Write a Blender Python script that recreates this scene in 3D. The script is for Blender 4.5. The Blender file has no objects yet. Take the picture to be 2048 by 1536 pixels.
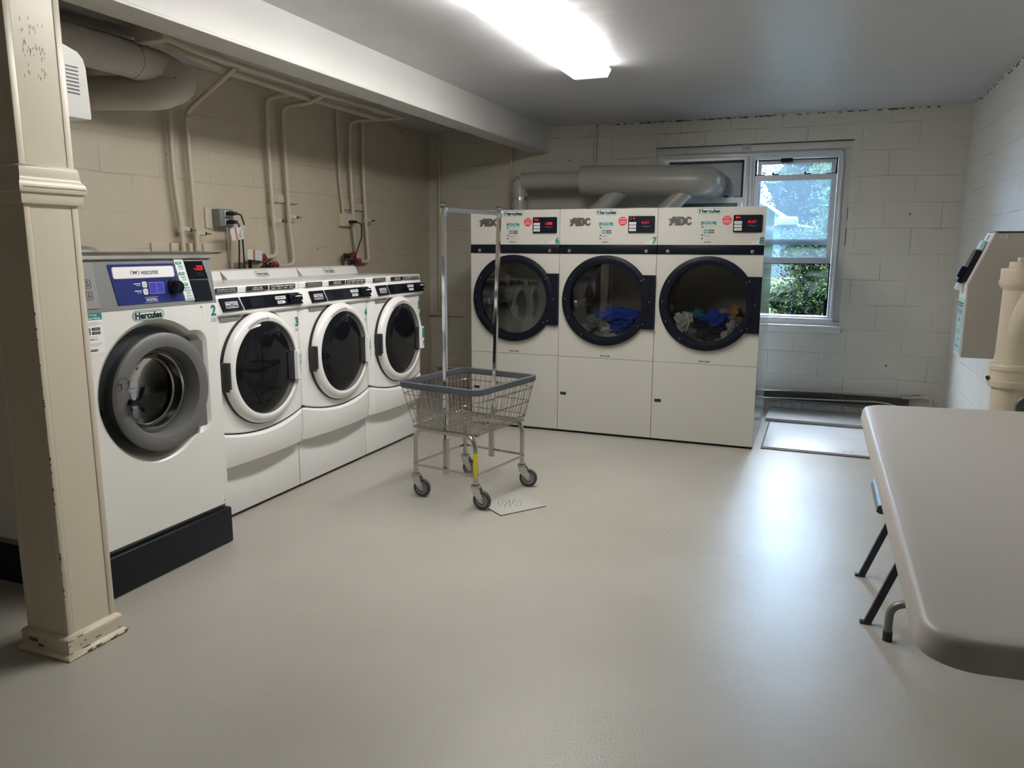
import bpy, bmesh, math, random
from mathutils import Vector, Matrix, noise
random.seed(7)
PI = math.pi
scene = bpy.context.scene
COL = scene.collection

# ------------------------------------------------------------------ materials
def new_mat(name):
    m = bpy.data.materials.new(name); m.use_nodes = True
    return m, m.node_tree, m.node_tree.nodes['Principled BSDF']

def pbr(name, col, rough=.5, metal=0., bump=0., bscale=60., var=0., vscale=3., coat=0., emit=None, estr=0., spec=.5, stretch=None):
    m, nt, p = new_mat(name)
    p.inputs['Base Color'].default_value = (*col, 1)
    p.inputs['Roughness'].default_value = rough
    p.inputs['Metallic'].default_value = metal
    p.inputs['Specular IOR Level'].default_value = spec
    if coat: p.inputs['Coat Weight'].default_value = coat; p.inputs['Coat Roughness'].default_value = .15
    if emit:
        p.inputs['Emission Color'].default_value = (*emit, 1); p.inputs['Emission Strength'].default_value = estr
    N = nt.nodes; L = nt.links
    if bump or var:
        tc = N.new('ShaderNodeTexCoord'); src = tc.outputs['Object']
        if stretch:
            mp = N.new('ShaderNodeMapping'); mp.inputs['Scale'].default_value = stretch
            L.new(src, mp.inputs[0]); src = mp.outputs[0]
    if bump:
        n = N.new('ShaderNodeTexNoise'); n.inputs['Scale'].default_value = bscale; n.inputs['Detail'].default_value = 4
        L.new(src, n.inputs['Vector'])
        b = N.new('ShaderNodeBump'); b.inputs['Strength'].default_value = bump; b.inputs['Distance'].default_value = .004
        L.new(n.outputs['Fac'], b.inputs['Height']); L.new(b.outputs[0], p.inputs['Normal'])
    if var:
        n = N.new('ShaderNodeTexNoise'); n.inputs['Scale'].default_value = vscale; n.inputs['Detail'].default_value = 6
        L.new(src, n.inputs['Vector'])
        r = N.new('ShaderNodeMapRange'); r.inputs[1].default_value = .3; r.inputs[2].default_value = .7
        r.inputs[3].default_value = 1 - var; r.inputs[4].default_value = 1 + var
        L.new(n.outputs['Fac'], r.inputs[0])
        mx = N.new('ShaderNodeVectorMath'); mx.operation = 'SCALE'; mx.inputs[0].default_value = col
        L.new(r.outputs[0], mx.inputs['Scale']); L.new(mx.outputs[0], p.inputs['Base Color'])
    return m

def glass(name, tint=(.9, .95, .95), refl=1.5, rough=0.0, boost=1.0, haze=0):
    m = bpy.data.materials.new(name); m.use_nodes = True; nt = m.node_tree; N = nt.nodes; L = nt.links
    for n in list(N): N.remove(n)
    o = N.new('ShaderNodeOutputMaterial'); t = N.new('ShaderNodeBsdfTransparent'); g = N.new('ShaderNodeBsdfGlossy')
    t.inputs[0].default_value = (*tint, 1); g.inputs['Roughness'].default_value = rough
    f = N.new('ShaderNodeFresnel'); f.inputs[0].default_value = refl
    mu = N.new('ShaderNodeMath'); mu.operation = 'MULTIPLY'; mu.inputs[1].default_value = boost; mu.use_clamp = True
    L.new(f.outputs[0], mu.inputs[0])
    mx = N.new('ShaderNodeMixShader'); L.new(mu.outputs[0], mx.inputs[0]); L.new(t.outputs[0], mx.inputs[1]); L.new(g.outputs[0], mx.inputs[2])
    if haze:   # dusty pane scatters a little daylight
        tr = N.new('ShaderNodeBsdfTranslucent'); tr.inputs[0].default_value = (.75, .88, 1, 1); m2 = N.new('ShaderNodeMixShader'); m2.inputs[0].default_value = haze
        L.new(mx.outputs[0], m2.inputs[1]); L.new(tr.outputs[0], m2.inputs[2]); L.new(m2.outputs[0], o.inputs[0])
    else: L.new(mx.outputs[0], o.inputs[0])
    return m

def emis(name, col, s):
    m = bpy.data.materials.new(name); m.use_nodes = True; nt = m.node_tree; N = nt.nodes
    for n in list(N): N.remove(n)
    o = N.new('ShaderNodeOutputMaterial'); e = N.new('ShaderNodeEmission')
    e.inputs[0].default_value = (*col, 1); e.inputs[1].default_value = s
    nt.links.new(e.outputs[0], o.inputs[0]); return m

def block_wall(name, axis, col, z0=0.02, off=0.0, cx=.0, gap=.35):
    """painted concrete block: grooves as bump, uneven paint, chips"""
    m, nt, p = new_mat(name); N = nt.nodes; L = nt.links
    geo = N.new('ShaderNodeNewGeometry'); sp = N.new('ShaderNodeSeparateXYZ'); L.new(geo.outputs['Position'], sp.inputs[0])
    # wobble
    wn = N.new('ShaderNodeTexNoise'); wn.inputs['Scale'].default_value = 1.7; wn.inputs['Detail'].default_value = 3
    L.new(geo.outputs['Position'], wn.inputs['Vector'])
    cb = N.new('ShaderNodeCombineXYZ'); L.new(sp.outputs[axis], cb.inputs[0]); L.new(sp.outputs[2], cb.inputs[1])
    sc = N.new('ShaderNodeVectorMath'); sc.operation = 'SCALE'; sc.inputs['Scale'].default_value = .035
    L.new(wn.outputs['Color'], sc.inputs[0])
    ad = N.new('ShaderNodeVectorMath'); ad.operation = 'ADD'; L.new(cb.outputs[0], ad.inputs[0]); L.new(sc.outputs[0], ad.inputs[1])
    ad2 = N.new('ShaderNodeVectorMath'); ad2.operation = 'ADD'; ad2.inputs[1].default_value = (off, z0, 0); L.new(ad.outputs[0], ad2.inputs[0])
    br = N.new('ShaderNodeTexBrick'); br.inputs['Scale'].default_value = 1.; br.inputs['Brick Width'].default_value = .4
    br.inputs['Row Height'].default_value = .2; br.inputs['Mortar Size'].default_value = .006; br.inputs['Mortar Smooth'].default_value = 1.0
    br.inputs['Color1'].default_value = (1, 1, 1, 1); br.inputs['Color2'].default_value = (.93, .93, .93, 1); br.inputs['Mortar'].default_value = (.0, .0, .0, 1)
    L.new(ad2.outputs[0], br.inputs['Vector'])
    # joints are filled with paint in places
    jn = N.new('ShaderNodeTexNoise'); jn.inputs['Scale'].default_value = 3.1; jn.inputs['Detail'].default_value = 5; L.new(geo.outputs['Position'], jn.inputs['Vector'])
    jr = N.new('ShaderNodeMapRange'); jr.inputs[1].default_value = gap; jr.inputs[2].default_value = gap + .25; L.new(jn.outputs['Fac'], jr.inputs[0])
    jm = N.new('ShaderNodeMath'); jm.operation = 'MULTIPLY'; L.new(br.outputs['Fac'], jm.inputs[0]); L.new(jr.outputs[0], jm.inputs[1])
    fn = N.new('ShaderNodeTexNoise'); fn.inputs['Scale'].default_value = 45; fn.inputs['Detail'].default_value = 5; L.new(geo.outputs['Position'], fn.inputs['Vector'])
    mn = N.new('ShaderNodeTexNoise'); mn.inputs['Scale'].default_value = 7; mn.inputs['Detail'].default_value = 4; L.new(geo.outputs['Position'], mn.inputs['Vector'])
    h1 = N.new('ShaderNodeMath'); h1.operation = 'MULTIPLY_ADD'; h1.inputs[1].default_value = .22; L.new(fn.outputs['Fac'], h1.inputs[0]); 
    h0 = N.new('ShaderNodeMath'); h0.operation = 'MULTIPLY'; h0.inputs[1].default_value = .5; L.new(mn.outputs['Fac'], h0.inputs[0]); L.new(h0.outputs[0], h1.inputs[2])
    h2 = N.new('ShaderNodeMath'); h2.operation = 'MULTIPLY_ADD'; h2.inputs[1].default_value = -.7; L.new(jm.outputs[0], h2.inputs[0]); L.new(h1.outputs[0], h2.inputs[2])
    b = N.new('ShaderNodeBump'); b.inputs['Strength'].default_value = .75; b.inputs['Distance'].default_value = .006
    L.new(h2.outputs[0], b.inputs['Height']); L.new(b.outputs[0], p.inputs['Normal'])
    # colour
    vr = N.new('ShaderNodeMapRange'); vr.inputs[3].default_value = .93; vr.inputs[4].default_value = 1.05; L.new(mn.outputs['Fac'], vr.inputs[0])
    cs = N.new('ShaderNodeVectorMath'); cs.operation = 'SCALE'; cs.inputs[0].default_value = col; L.new(vr.outputs[0], cs.inputs['Scale'])
    mx = N.new('ShaderNodeMix'); mx.data_type = 'RGBA'; mx.inputs['B'].default_value = (col[0]*.6, col[1]*.56, col[2]*.5, 1)
    jf = N.new('ShaderNodeMath'); jf.operation = 'MULTIPLY'; jf.inputs[1].default_value = .42; L.new(jm.outputs[0], jf.inputs[0])
    L.new(jf.outputs[0], mx.inputs['Factor']); L.new(cs.outputs[0], mx.inputs['A'])
    # small dark chips
    vo = N.new('ShaderNodeTexVoronoi'); vo.inputs['Scale'].default_value = 3.3; L.new(geo.outputs['Position'], vo.inputs['Vector'])
    lt = N.new('ShaderNodeMath'); lt.operation = 'LESS_THAN'; lt.inputs[1].default_value = .03; L.new(vo.outputs['Distance'], lt.inputs[0])
    m2 = N.new('ShaderNodeMix'); m2.data_type = 'RGBA'; m2.inputs['B'].default_value = (.16, .12, .09, 1)
    L.new(lt.outputs[0], m2.inputs['Factor']); L.new(mx.outputs['Result'], m2.inputs['A'])
    L.new(m2.outputs['Result'], p.inputs['Base Color'])
    p.inputs['Roughness'].default_value = .42
    return m

def floor_mat():
    m, nt, p = new_mat('painted_floor'); N = nt.nodes; L = nt.links
    geo = N.new('ShaderNodeNewGeometry')
    a = N.new('ShaderNodeTexNoise'); a.inputs['Scale'].default_value = 1.3; a.inputs['Detail'].default_value = 7; L.new(geo.outputs['Position'], a.inputs['Vector'])
    r = N.new('ShaderNodeValToRGB'); e = r.color_ramp.elements
    e[0].position = .3; e[0].color = (.385, .365, .32, 1); e[1].position = .72; e[1].color = (.46, .44, .395, 1)
    L.new(a.outputs['Fac'], r.inputs[0])
    s = N.new('ShaderNodeTexNoise'); s.inputs['Scale'].default_value = 9; s.inputs['Detail'].default_value = 8; s.inputs['Roughness'].default_value = .7; L.new(geo.outputs['Position'], s.inputs['Vector'])
    sr = N.new('ShaderNodeMapRange'); sr.inputs[1].default_value = .62; sr.inputs[2].default_value = .8; sr.inputs[4].default_value = .35; L.new(s.outputs['Fac'], sr.inputs[0])
    mx = N.new('ShaderNodeMix'); mx.data_type = 'RGBA'; mx.inputs['B'].default_value = (.30, .28, .24, 1)
    L.new(sr.outputs[0], mx.inputs['Factor']); L.new(r.outputs[0], mx.inputs['A'])
    vo = N.new('ShaderNodeTexVoronoi'); vo.inputs['Scale'].default_value = 2.6; L.new(geo.outputs['Position'], vo.inputs['Vector'])
    lt = N.new('ShaderNodeMath'); lt.operation = 'LESS_THAN'; lt.inputs[1].default_value = .013; L.new(vo.outputs['Distance'], lt.inputs[0])
    m2 = N.new('ShaderNodeMix'); m2.data_type = 'RGBA'; m2.inputs['B'].default_value = (.1, .09, .08, 1)
    L.new(lt.outputs[0], m2.inputs['Factor']); L.new(mx.outputs['Result'], m2.inputs['A']); L.new(m2.outputs['Result'], p.inputs['Base Color'])
    o = N.new('ShaderNodeTexNoise'); o.inputs['Scale'].default_value = 150; o.inputs['Detail'].default_value = 3; L.new(geo.outputs['Position'], o.inputs['Vector'])
    o2 = N.new('ShaderNodeTexNoise'); o2.inputs['Scale'].default_value = 6; o2.inputs['Detail'].default_value = 2; L.new(geo.outputs['Position'], o2.inputs['Vector'])
    ma = N.new('ShaderNodeMath'); ma.operation = 'MULTIPLY_ADD'; ma.inputs[1].default_value = 1.2; L.new(o2.outputs['Fac'], ma.inputs[0]); L.new(o.outputs['Fac'], ma.inputs[2])
    b = N.new('ShaderNodeBump'); b.inputs['Strength'].default_value = .6; b.inputs['Distance'].default_value = .0020
    L.new(ma.outputs[0], b.inputs['Height']); L.new(b.outputs[0], p.inputs['Normal'])
    p.inputs['Roughness'].default_value = .34; p.inputs['Specular IOR Level'].default_value = .6
    return m

def ceiling_mat():
    m, nt, p = new_mat('painted_ceiling'); N = nt.nodes; L = nt.links
    geo = N.new('ShaderNodeNewGeometry')
    mp = N.new('ShaderNodeMapping'); mp.inputs['Scale'].default_value = (1.2, 3.5, 1); L.new(geo.outputs['Position'], mp.inputs[0])
    a = N.new('ShaderNodeTexNoise'); a.inputs['Scale'].default_value = 2.2; a.inputs['Detail'].default_value = 8; L.new(mp.outputs[0], a.inputs['Vector'])
    b = N.new('ShaderNodeBump'); b.inputs['Strength'].default_value = .45; b.inputs['Distance'].default_value = .012
    L.new(a.outputs['Fac'], b.inputs['Height']); L.new(b.outputs[0], p.inputs['Normal'])
    r = N.new('ShaderNodeMapRange'); r.inputs[3].default_value = .95; r.inputs[4].default_value = 1.05; L.new(a.outputs['Fac'], r.inputs[0])
    cs = N.new('ShaderNodeVectorMath'); cs.operation = 'SCALE'; cs.inputs[0].default_value = (.56, .56, .575); L.new(r.outputs[0], cs.inputs['Scale'])
    L.new(cs.outputs[0], p.inputs['Base Color']); p.inputs['Roughness'].default_value = .38
    return m

WALLC = (.57, .505, .39)
M = dict(
    wall_l=block_wall('block_paint_left', 1, WALLC, z0=.04, off=.1, gap=.42),
    wall_b=block_wall('block_paint_back', 0, (.60, .575, .505), z0=.07, off=.15, gap=.36),
    wall_r=block_wall('block_paint_right', 1, (.68, .665, .62), z0=.02, gap=.4),
    floor=floor_mat(), ceil=ceiling_mat(),
    beam=pbr('beam_paint', (.63, .62, .60), .35, bump=.15, bscale=8, var=.03),
    cream=pbr('cream_paint', (.76, .69, .55), .32, bump=.12, bscale=14, var=.03),
    creamwall=pbr('cream_pipe_paint', (.57, .51, .40), .35, bump=.15, bscale=30, var=.04),
    soil=pbr('soil_pipe_paint', (.58, .51, .39), .3, bump=.25, bscale=25, var=.05),
    duct=pbr('duct_paint', (.40, .385, .345), .33, bump=.1, bscale=12, var=.04),
    ductl=pbr('duct_paint_left', (.52, .475, .42), .45, bump=.3, bscale=9, var=.04),
    crackl=pbr('paint_wrinkle_shadow', (.30, .25, .18), .6),  # wrinkle marks on the column, coloured as a shadow tone of the cream
    groove=pbr('paint_crack', (.10, .08, .06), .8),
    chip=pbr('chipped_paint', (.20, .12, .08), .8, var=.3, vscale=60),
    enamel=pbr('white_enamel', (.78, .775, .75), .22),
    enamel_m=pbr('white_enamel_washer', (.80, .79, .775), .2),
    dryer=pbr('dryer_enamel', (.54, .525, .475), .28),
    dryer_side=pbr('dryer_side_panel', (.62, .64, .66), .13, metal=.35, bump=.03, bscale=3),
    black=pbr('black_plastic', (.007, .009, .016), .4, spec=.15),
    blackgl=pbr('black_gloss', (.005, .006, .010), .12, spec=.3),
    darkbase=pbr('black_base', (.007, .009, .015), .38, spec=.3),
    navy=pbr('navy_panel', (.012, .025, .16), .3),
    lcd=pbr('blue_lcd', (.03, .03, .25), .15, emit=(.08, .08, .5), estr=.25),
    grey=pbr('grey_panel', (.235, .24, .245), .38, metal=.2),
    greyl=pbr('grey_hatch', (.30, .305, .30), .35, metal=.15),
    steel=pbr('brushed_steel', (.80, .77, .72), .30, metal=1, bump=.05, bscale=200, stretch=(.02, 1, 1)),
    chrome=pbr('chrome', (.72, .73, .75), .09, metal=1),
    zinc=pbr('zinc_wire', (.40, .385, .35), .3, metal=.9),
    tube=pbr('plated_tube', (.50, .48, .43), .22, metal=1),
    galv=pbr('galvanised', (.6, .6, .6), .2, metal=1, bump=.2, bscale=40),
    doorgrey=pbr('washer_door_grey', (.15, .15, .147), .48, metal=.15),
    recess=pbr('door_recess', (.045, .05, .055), .3),
    rubber=pbr('dark_rubber', (.03, .033, .038), .6),
    rim=pbr('basket_rim_grey', (.085, .095, .11), .55, bump=.1),
    tyre=pbr('caster_tyre', (.05, .052, .058), .5),
    hubgrey=pbr('caster_hub', (.30, .30, .31), .4),
    whitepl=pbr('white_plastic', (.74, .74, .72), .3),
    sticker=pbr('sticker_white', (.85, .85, .84), .35),
    teal=pbr('teal_ink', (.0, .20, .17), .4),
    tealt=pbr('teal_sticker', (.02, .24, .22), .35),
    palebl=pbr('pale_blue_sticker', (.40, .58, .60), .35),
    ink=pbr('black_ink', (.015, .015, .018), .4),
    greyink=pbr('grey_ink', (.35, .34, .33), .5),
    redink=pbr('red_ink', (.55, .05, .06), .5),
    redsign=pbr('red_octagon', (.58, .035, .06), .4),
    navyink=pbr('navy_ink', (.01, .015, .10), .4),
    whiteink=pbr('white_ink', (.85, .85, .87), .4),
    pinkw=pbr('pale_pink', (.80, .62, .66), .4),
    led=emis('red_led', (1, .02, .04), 1.1),
    leddim=emis('red_led_dim', (.9, .03, .06), .45),
    lens=None,
    logo=pbr('adc_chrome', (.10, .09, .085), .4, metal=.2),
    logo_hi=pbr('adc_edge', (.5, .48, .45), .25, metal=.8),
    drum=pbr('steel_drum', (.33, .31, .28), .42, metal=.8, bump=.2, bscale=20),
    drumdark=pbr('washer_drum', (.10, .10, .10), .3, metal=.9),
    glass_dryer=glass('dryer_door_glass', (.80, .82, .82), 1.5, .0, 1.6),
    glass_w=glass('washer_bowl_glass', (.35, .37, .38), 1.45, .03, .7),
    darkglass=pbr('dark_door_glass', (.006, .007, .009), .05, spec=.28),
    pane=glass('window_pane', (.88, .95, 1.0), 1.45, 0.0, 1.0, haze=.018),
    alum=pbr('window_aluminium', (.62, .64, .67), .35, metal=.15),
    casing=pbr('window_casing', (.62, .61, .58), .4, bump=.1, var=.03),
    board=pbr('window_board', (.36, .38, .38), .35, bump=.1, bscale=80, var=.12, vscale=30),
    greeng=pbr('green_grey_pane', (.10, .14, .13), .2),
    table=pbr('table_plastic', (.51, .485, .46), .42, bump=.10, bscale=260),
    tleg=pbr('table_leg_steel', (.20, .195, .18), .4, metal=.5),
    chairleg=pbr('chair_steel', (.022, .026, .045), .45),
    seat=pbr('chair_seat', (.07, .075, .075), .4),
    kiosk=pbr('kiosk_paint', (.42, .39, .345), .4, bump=.04),
    rust=pbr('rusty_fins', (.06, .052, .045), .7, var=.4, vscale=40, bump=.5, bscale=40),
    rail=pbr('pale_metal_rail', (.55, .54, .50), .3, metal=.6),
    valve=pbr('dark_valve', (.05, .042, .036), .5, metal=.5, var=.3, vscale=40),
    redwheel=pbr('red_handwheel', (.28, .02, .035), .4),
    brass=pbr('brass_stem', (.16, .13, .09), .4, metal=.8),
    outbox=pbr('grey_outlet_box', (.20, .215, .215), .4),
    cable=pbr('black_cable', (.008, .008, .012), .45),
    tag=pbr('paper_tag', (.62, .62, .62), .5),
    orange=pbr('orange_ink', (.40, .10, .04), .5),
    yellow=pbr('yellow_label', (.75, .62, .02), .4),
    hatch=pbr('floor_hatch', (.60, .60, .60), .45, bump=.2, bscale=20, var=.06),
    drainp=pbr('drain_plate_paint', (.46, .45, .41), .35, var=.05),
    kerb=pbr('kerb_paint', (.46, .46, .45), .5, var=.05),
    hgap=pbr('hatch_edge', (.05, .03, .028), .7, var=.2, vscale=30),
    lightmetal=pbr('fixture_metal', (.80, .80, .80), .4),
)

# ------------------------------------------------------------------ mesh builder
def fillet(pts, rad, n=6):
    pts = [Vector(p) for p in pts]
    if rad <= 0 or len(pts) < 3: return pts
    out = [pts[0]]
    for i in range(1, len(pts) - 1):
        a, b, c = pts[i-1], pts[i], pts[i+1]
        u = (a - b); v = (c - b); lu, lv = u.length, v.length
        if lu < 1e-6 or lv < 1e-6: continue
        u /= lu; v /= lv
        ang = u.angle(v)
        if abs(ang - PI) < .02: out.append(b); continue
        d = min(rad / math.tan(ang/2), lu * .49, lv * .49)
        p0 = b + u * d; p1 = b + v * d
        for k in range(n + 1):
            t = k / n
            out.append(p0 * (1-t)**2 + b * 2*t*(1-t) + p1 * t*t)
    out.append(pts[-1]); return out

def rrect(x0, x1, z0, z1, r=0, n=5):
    if r <= 0: return [(x0, z0), (x1, z0), (x1, z1), (x0, z1)]
    r = min(r, (x1-x0)/2*.999, (z1-z0)/2*.999); o = []
    for cx, cz, a in ((x1-r, z0+r, -PI/2), (x1-r, z1-r, 0), (x0+r, z1-r, PI/2), (x0+r, z0+r, PI)):
        for k in range(n+1):
            t = a + PI/2*k/n; o.append((cx + r*math.cos(t), cz + r*math.sin(t)))
    return o

def circ(cx, cz, r, n=48, a0=0, a1=2*PI):
    full = abs(a1 - a0 - 2*PI) < 1e-6
    m = n if full else n + 1
    return [(cx + r*math.cos(a0 + (a1-a0)*k/n), cz + r*math.sin(a0 + (a1-a0)*k/n)) for k in range(m)]

TEXTC = {}
def text_data(s, bold=0., shear=0.):
    k = (s, bold, shear)
    if k in TEXTC: return TEXTC[k]
    cu = bpy.data.curves.new('t', 'FONT'); cu.body = s; cu.size = 1; cu.offset = bold; cu.shear = shear; cu.resolution_u = 3
    cu.space_line = 1.05; cu.align_x = 'CENTER'
    ob = bpy.data.objects.new('t', cu); COL.objects.link(ob); bpy.context.view_layer.update()
    me = bpy.data.meshes.new_from_object(ob.evaluated_get(bpy.context.evaluated_depsgraph_get()))
    vs = [v.co.copy() for v in me.vertices]; fs = [tuple(p.vertices) for p in me.polygons]
    bpy.data.objects.remove(ob); bpy.data.curves.remove(cu); bpy.data.meshes.remove(me)
    x0 = min(v.x for v in vs); x1 = max(v.x for v in vs); y0 = min(v.y for v in vs); y1 = max(v.y for v in vs)
    TEXTC[k] = ([((v.x-x0)/(x1-x0), (v.y-y0)/(y1-y0)) for v in vs], fs)
    return TEXTC[k]

class B:
    def __init__(s): s.bm = bmesh.new(); s.mats = []; s.M = None
    def mi(s, m):
        if m not in s.mats: s.mats.append(m)
        return s.mats.index(m)
    def _fin(s, verts, faces, m):
        i = s.mi(m)
        for f in faces: f.material_index = i
        if s.M is not None:
            for v in verts: v.co = s.M(v.co) if callable(s.M) else s.M @ v.co
    def raw(s, vs, fs, m):
        bv = [s.bm.verts.new(v) for v in vs]; bf = []
        for f in fs:
            try: bf.append(s.bm.faces.new([bv[k] for k in f]))
            except ValueError: pass
        s._fin(bv, bf, m); return bv
    def box(s, x0, x1, y0, y1, z0, z1, m, bev=0, seg=2):
        vs = [(x, y, z) for x in (x0, x1) for y in (y0, y1) for z in (z0, z1)]
        fs = [(0,1,3,2), (4,6,7,5), (0,4,5,1), (2,3,7,6), (0,2,6,4), (1,5,7,3)]
        if not bev: s.raw(vs, fs, m); return
        t = bmesh.new(); bv = [t.verts.new(v) for v in vs]
        for f in fs: t.faces.new([bv[k] for k in f])
        bmesh.ops.recalc_face_normals(t, faces=t.faces)
        bmesh.ops.bevel(t, geom=list(t.edges), offset=bev, segments=seg, profile=.5, affect='EDGES')
        s.merge(t, m)
    def merge(s, t, m):
        t.verts.ensure_lookup_table(); t.verts.index_update()
        s.raw([v.co.copy() for v in t.verts], [[v.index for v in f.verts] for f in t.faces], m); t.free()
    def loft(s, rings, m, closed=True, cap0=True, cap1=True, loop=False):
        """rings: lists of equal-length 3D points"""
        n = len(rings[0]); vs = [p for r in rings for p in r]; fs = []
        R = len(rings)
        for i in range(R - (0 if loop else 1)):
            for k in range(n if closed else n-1):
                a = i*n+k; b = i*n+(k+1) % n; c = ((i+1) % R)*n+(k+1) % n; d = ((i+1) % R)*n+k
                fs.append((a, b, c, d))
        if cap0 and not loop: fs.append(tuple(range(n))[::-1])
        if cap1 and not loop: fs.append(tuple((R-1)*n+k for k in range(n)))
        s.raw(vs, fs, m)
    def cyl(s, p0, p1, r, m, n=16, r2=None, caps=True):
        p0 = Vector(p0); p1 = Vector(p1); d = (p1-p0).normalized()
        u = d.orthogonal().normalized(); w = d.cross(u); r2 = r if r2 is None else r2
        s.loft([[p + (u*math.cos(2*PI*k/n) + w*math.sin(2*PI*k/n))*rr for k in range(n)] for p, rr in ((p0, r), (p1, r2))], m, cap0=caps, cap1=caps)
    def tube(s, pts, r, m, n=8, fil=0, loop=False, sect=None, fn=6):
        pts = fillet(pts, fil, fn) if not loop else [Vector(p) for p in pts]
        N = len(pts); rings = []; u = None
        for i, p in enumerate(pts):
            if loop: d = (pts[(i+1) % N] - pts[i-1]).normalized()
            elif i == 0: d = (pts[1]-pts[0]).normalized()
            elif i == N-1: d = (pts[-1]-pts[-2]).normalized()
            else: d = ((pts[i+1]-p).normalized() + (p-pts[i-1]).normalized()).normalized()
            if u is None:
                u = d.cross(Vector((0, 0, 1)))
                u = d.orthogonal().normalized() if u.length < .05 else u.normalized()
            else:
                u = (u - d*u.dot(d)); u = u.normalized() if u.length > 1e-6 else d.orthogonal().normalized()
            w = d.cross(u)
            rr = r(i/(N-1)) if callable(r) else r
            if sect: rings.append([p + u*a + w*b for a, b in sect])
            else: rings.append([p + (u*math.cos(2*PI*k/n) + w*math.sin(2*PI*k/n))*rr for k in range(n)])
        s.loft(rings, m, loop=loop)
    def lathe(s, prof, m, c=(0, 0, 0), ax='y', n=48, closed=False):
        """prof: (radius, height along axis)"""
        c = Vector(c); fr = {'y': (Vector((1,0,0)), Vector((0,0,1)), Vector((0,1,0))), 'z': (Vector((1,0,0)), Vector((0,1,0)), Vector((0,0,1))), 'x': (Vector((0,1,0)), Vector((0,0,1)), Vector((1,0,0)))}[ax] if isinstance(ax, str) else ax
        rings = []
        for r, h in prof:
            r = max(r, 1e-4)
            rings.append([c + fr[0]*(r*math.cos(2*PI*k/n)) + fr[1]*(r*math.sin(2*PI*k/n)) + fr[2]*h for k in range(n)])
        s.loft(rings, m, cap0=not closed and prof[0][0] > 1e-3 and False, cap1=False, loop=closed)
    def plate(s, outer, holes, y0, y1, m):
        """polygon in XZ with holes, extruded from y0 (front) to y1"""
        t = bmesh.new(); es = []
        for lp in [outer] + list(holes):
            vs = [t.verts.new((x, y0, z)) for x, z in lp]
            for i in range(len(vs)): es.append(t.edges.new((vs[i], vs[(i+1) % len(vs)])))
        bmesh.ops.triangle_fill(t, use_beauty=True, use_dissolve=False, edges=es)
        fs = list(t.faces)
        for f in fs:
            if f.normal.y > 0: f.normal_flip()
        if y1 is not None and abs(y1-y0) > 1e-9:
            r = bmesh.ops.extrude_face_region(t, geom=fs, use_keep_orig=True)
            for v in [g for g in r['geom'] if isinstance(g, bmesh.types.BMVert)]: v.co.y = y1
        s.merge(t, m)
    def rect(s, x0, x1, z0, z1, y, m, r=0, th=.0008):
        s.plate(rrect(x0, x1, z0, z1, r), [], y - th, y, m)
    def text(s, st, x0, x1, z0, z1, y, m, bold=0., shear=0.):
        vs, fs = text_data(st, bold, shear)
        s.raw([(x0+(x1-x0)*a, y, z0+(z1-z0)*b) for a, b in vs], fs, m)
    def arctext(s, st, cx, cz, r0, r1, a0, a1, y, m, bold=0.):
        vs, fs = text_data(st, bold)
        s.raw([(cx+math.cos(a0+(a1-a0)*a)*(r0+(r1-r0)*b), y, cz+math.sin(a0+(a1-a0)*a)*(r0+(r1-r0)*b)) for a, b in vs], fs, m)
    def obj(s, name, parent=None, smooth=.6, recalc=True):
        if recalc: bmesh.ops.recalc_face_normals(s.bm, faces=s.bm.faces)
        me = bpy.data.meshes.new(name); s.bm.to_mesh(me); s.bm.free()
        for m in s.mats: me.materials.append(m)
        if smooth:
            me.polygons.foreach_set('use_smooth', [True]*len(me.polygons)); me.set_sharp_from_angle(angle=smooth)
        o = bpy.data.objects.new(name, me); COL.objects.link(o)
        if parent: o.parent = parent
        return o

def tag(o, label=None, cat=None, group=None, kind=None):
    if label: o['label'] = label
    if cat: o['category'] = cat
    if group: o['group'] = group
    if kind: o['kind'] = kind
    return o
def thing(name, label, cat, loc=(0, 0, 0), rz=0, group=None):
    o = bpy.data.objects.new(name, None); COL.objects.link(o); o.location = loc; o.rotation_euler = (0, 0, rz)
    o.empty_display_size = .1
    return tag(o, label, cat, group)
def struct(o): o['kind'] = 'structure'; return o
def dup(o, parent=None):
    c = o.copy(); COL.objects.link(c); c.parent = parent
    for ch in [x for x in bpy.data.objects if x.parent == o]: dup(ch, c)
    return c

# ------------------------------------------------------------------ room shell
XL, XR, YB, YF, ZC = -3.566, .967, 6.775, -3.2, 2.4154
b = B(); b.box(XL-.1, XR+.1, YF-.1, YB+.1, -.12, 0, M['floor']); struct(b.obj('floor', smooth=0))
b = B(); b.box(XL-.1, XR+.1, YF-.1, YB+.3, ZC, ZC+.12, M['ceil']); struct(b.obj('ceiling', smooth=0))
b = B(); b.box(XL-.12, XL, YF-.1, YB+.1, 0, ZC, M['wall_l']); struct(b.obj('wall_left', smooth=0))
b = B(); b.box(XR, XR+.12, YF-.1, YB+.1, 0, ZC, M['wall_r']); struct(b.obj('wall_right', smooth=0))
b = B(); b.box(XL-.1, XR+.1, YF-.12, YF, 0, ZC, M['wall_r']); struct(b.obj('wall_front', smooth=0))
WX0, WX1, WZ0, WZ1 = -1.375, .165, .70, 2.195
b = B(); b.plate([(XL-.1, 0), (XR+.1, 0), (XR+.1, ZC), (XL-.1, ZC)], [[(WX0, WZ0), (WX1, WZ0), (WX1, WZ1), (WX0, WZ1)]], YB, YB+.22, M['wall_b']); struct(b.obj('wall_back', smooth=0))
# steel beam boxed under the ceiling, with its lower flange
b = B(); b.box(-2.50, -2.355, YF, YB, 2.205, ZC, M['beam']); b.box(-2.515, -2.343, YF, YB, 2.192, 2.206, M['beam'], .004)
struct(b.obj('trim_1'))
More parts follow.
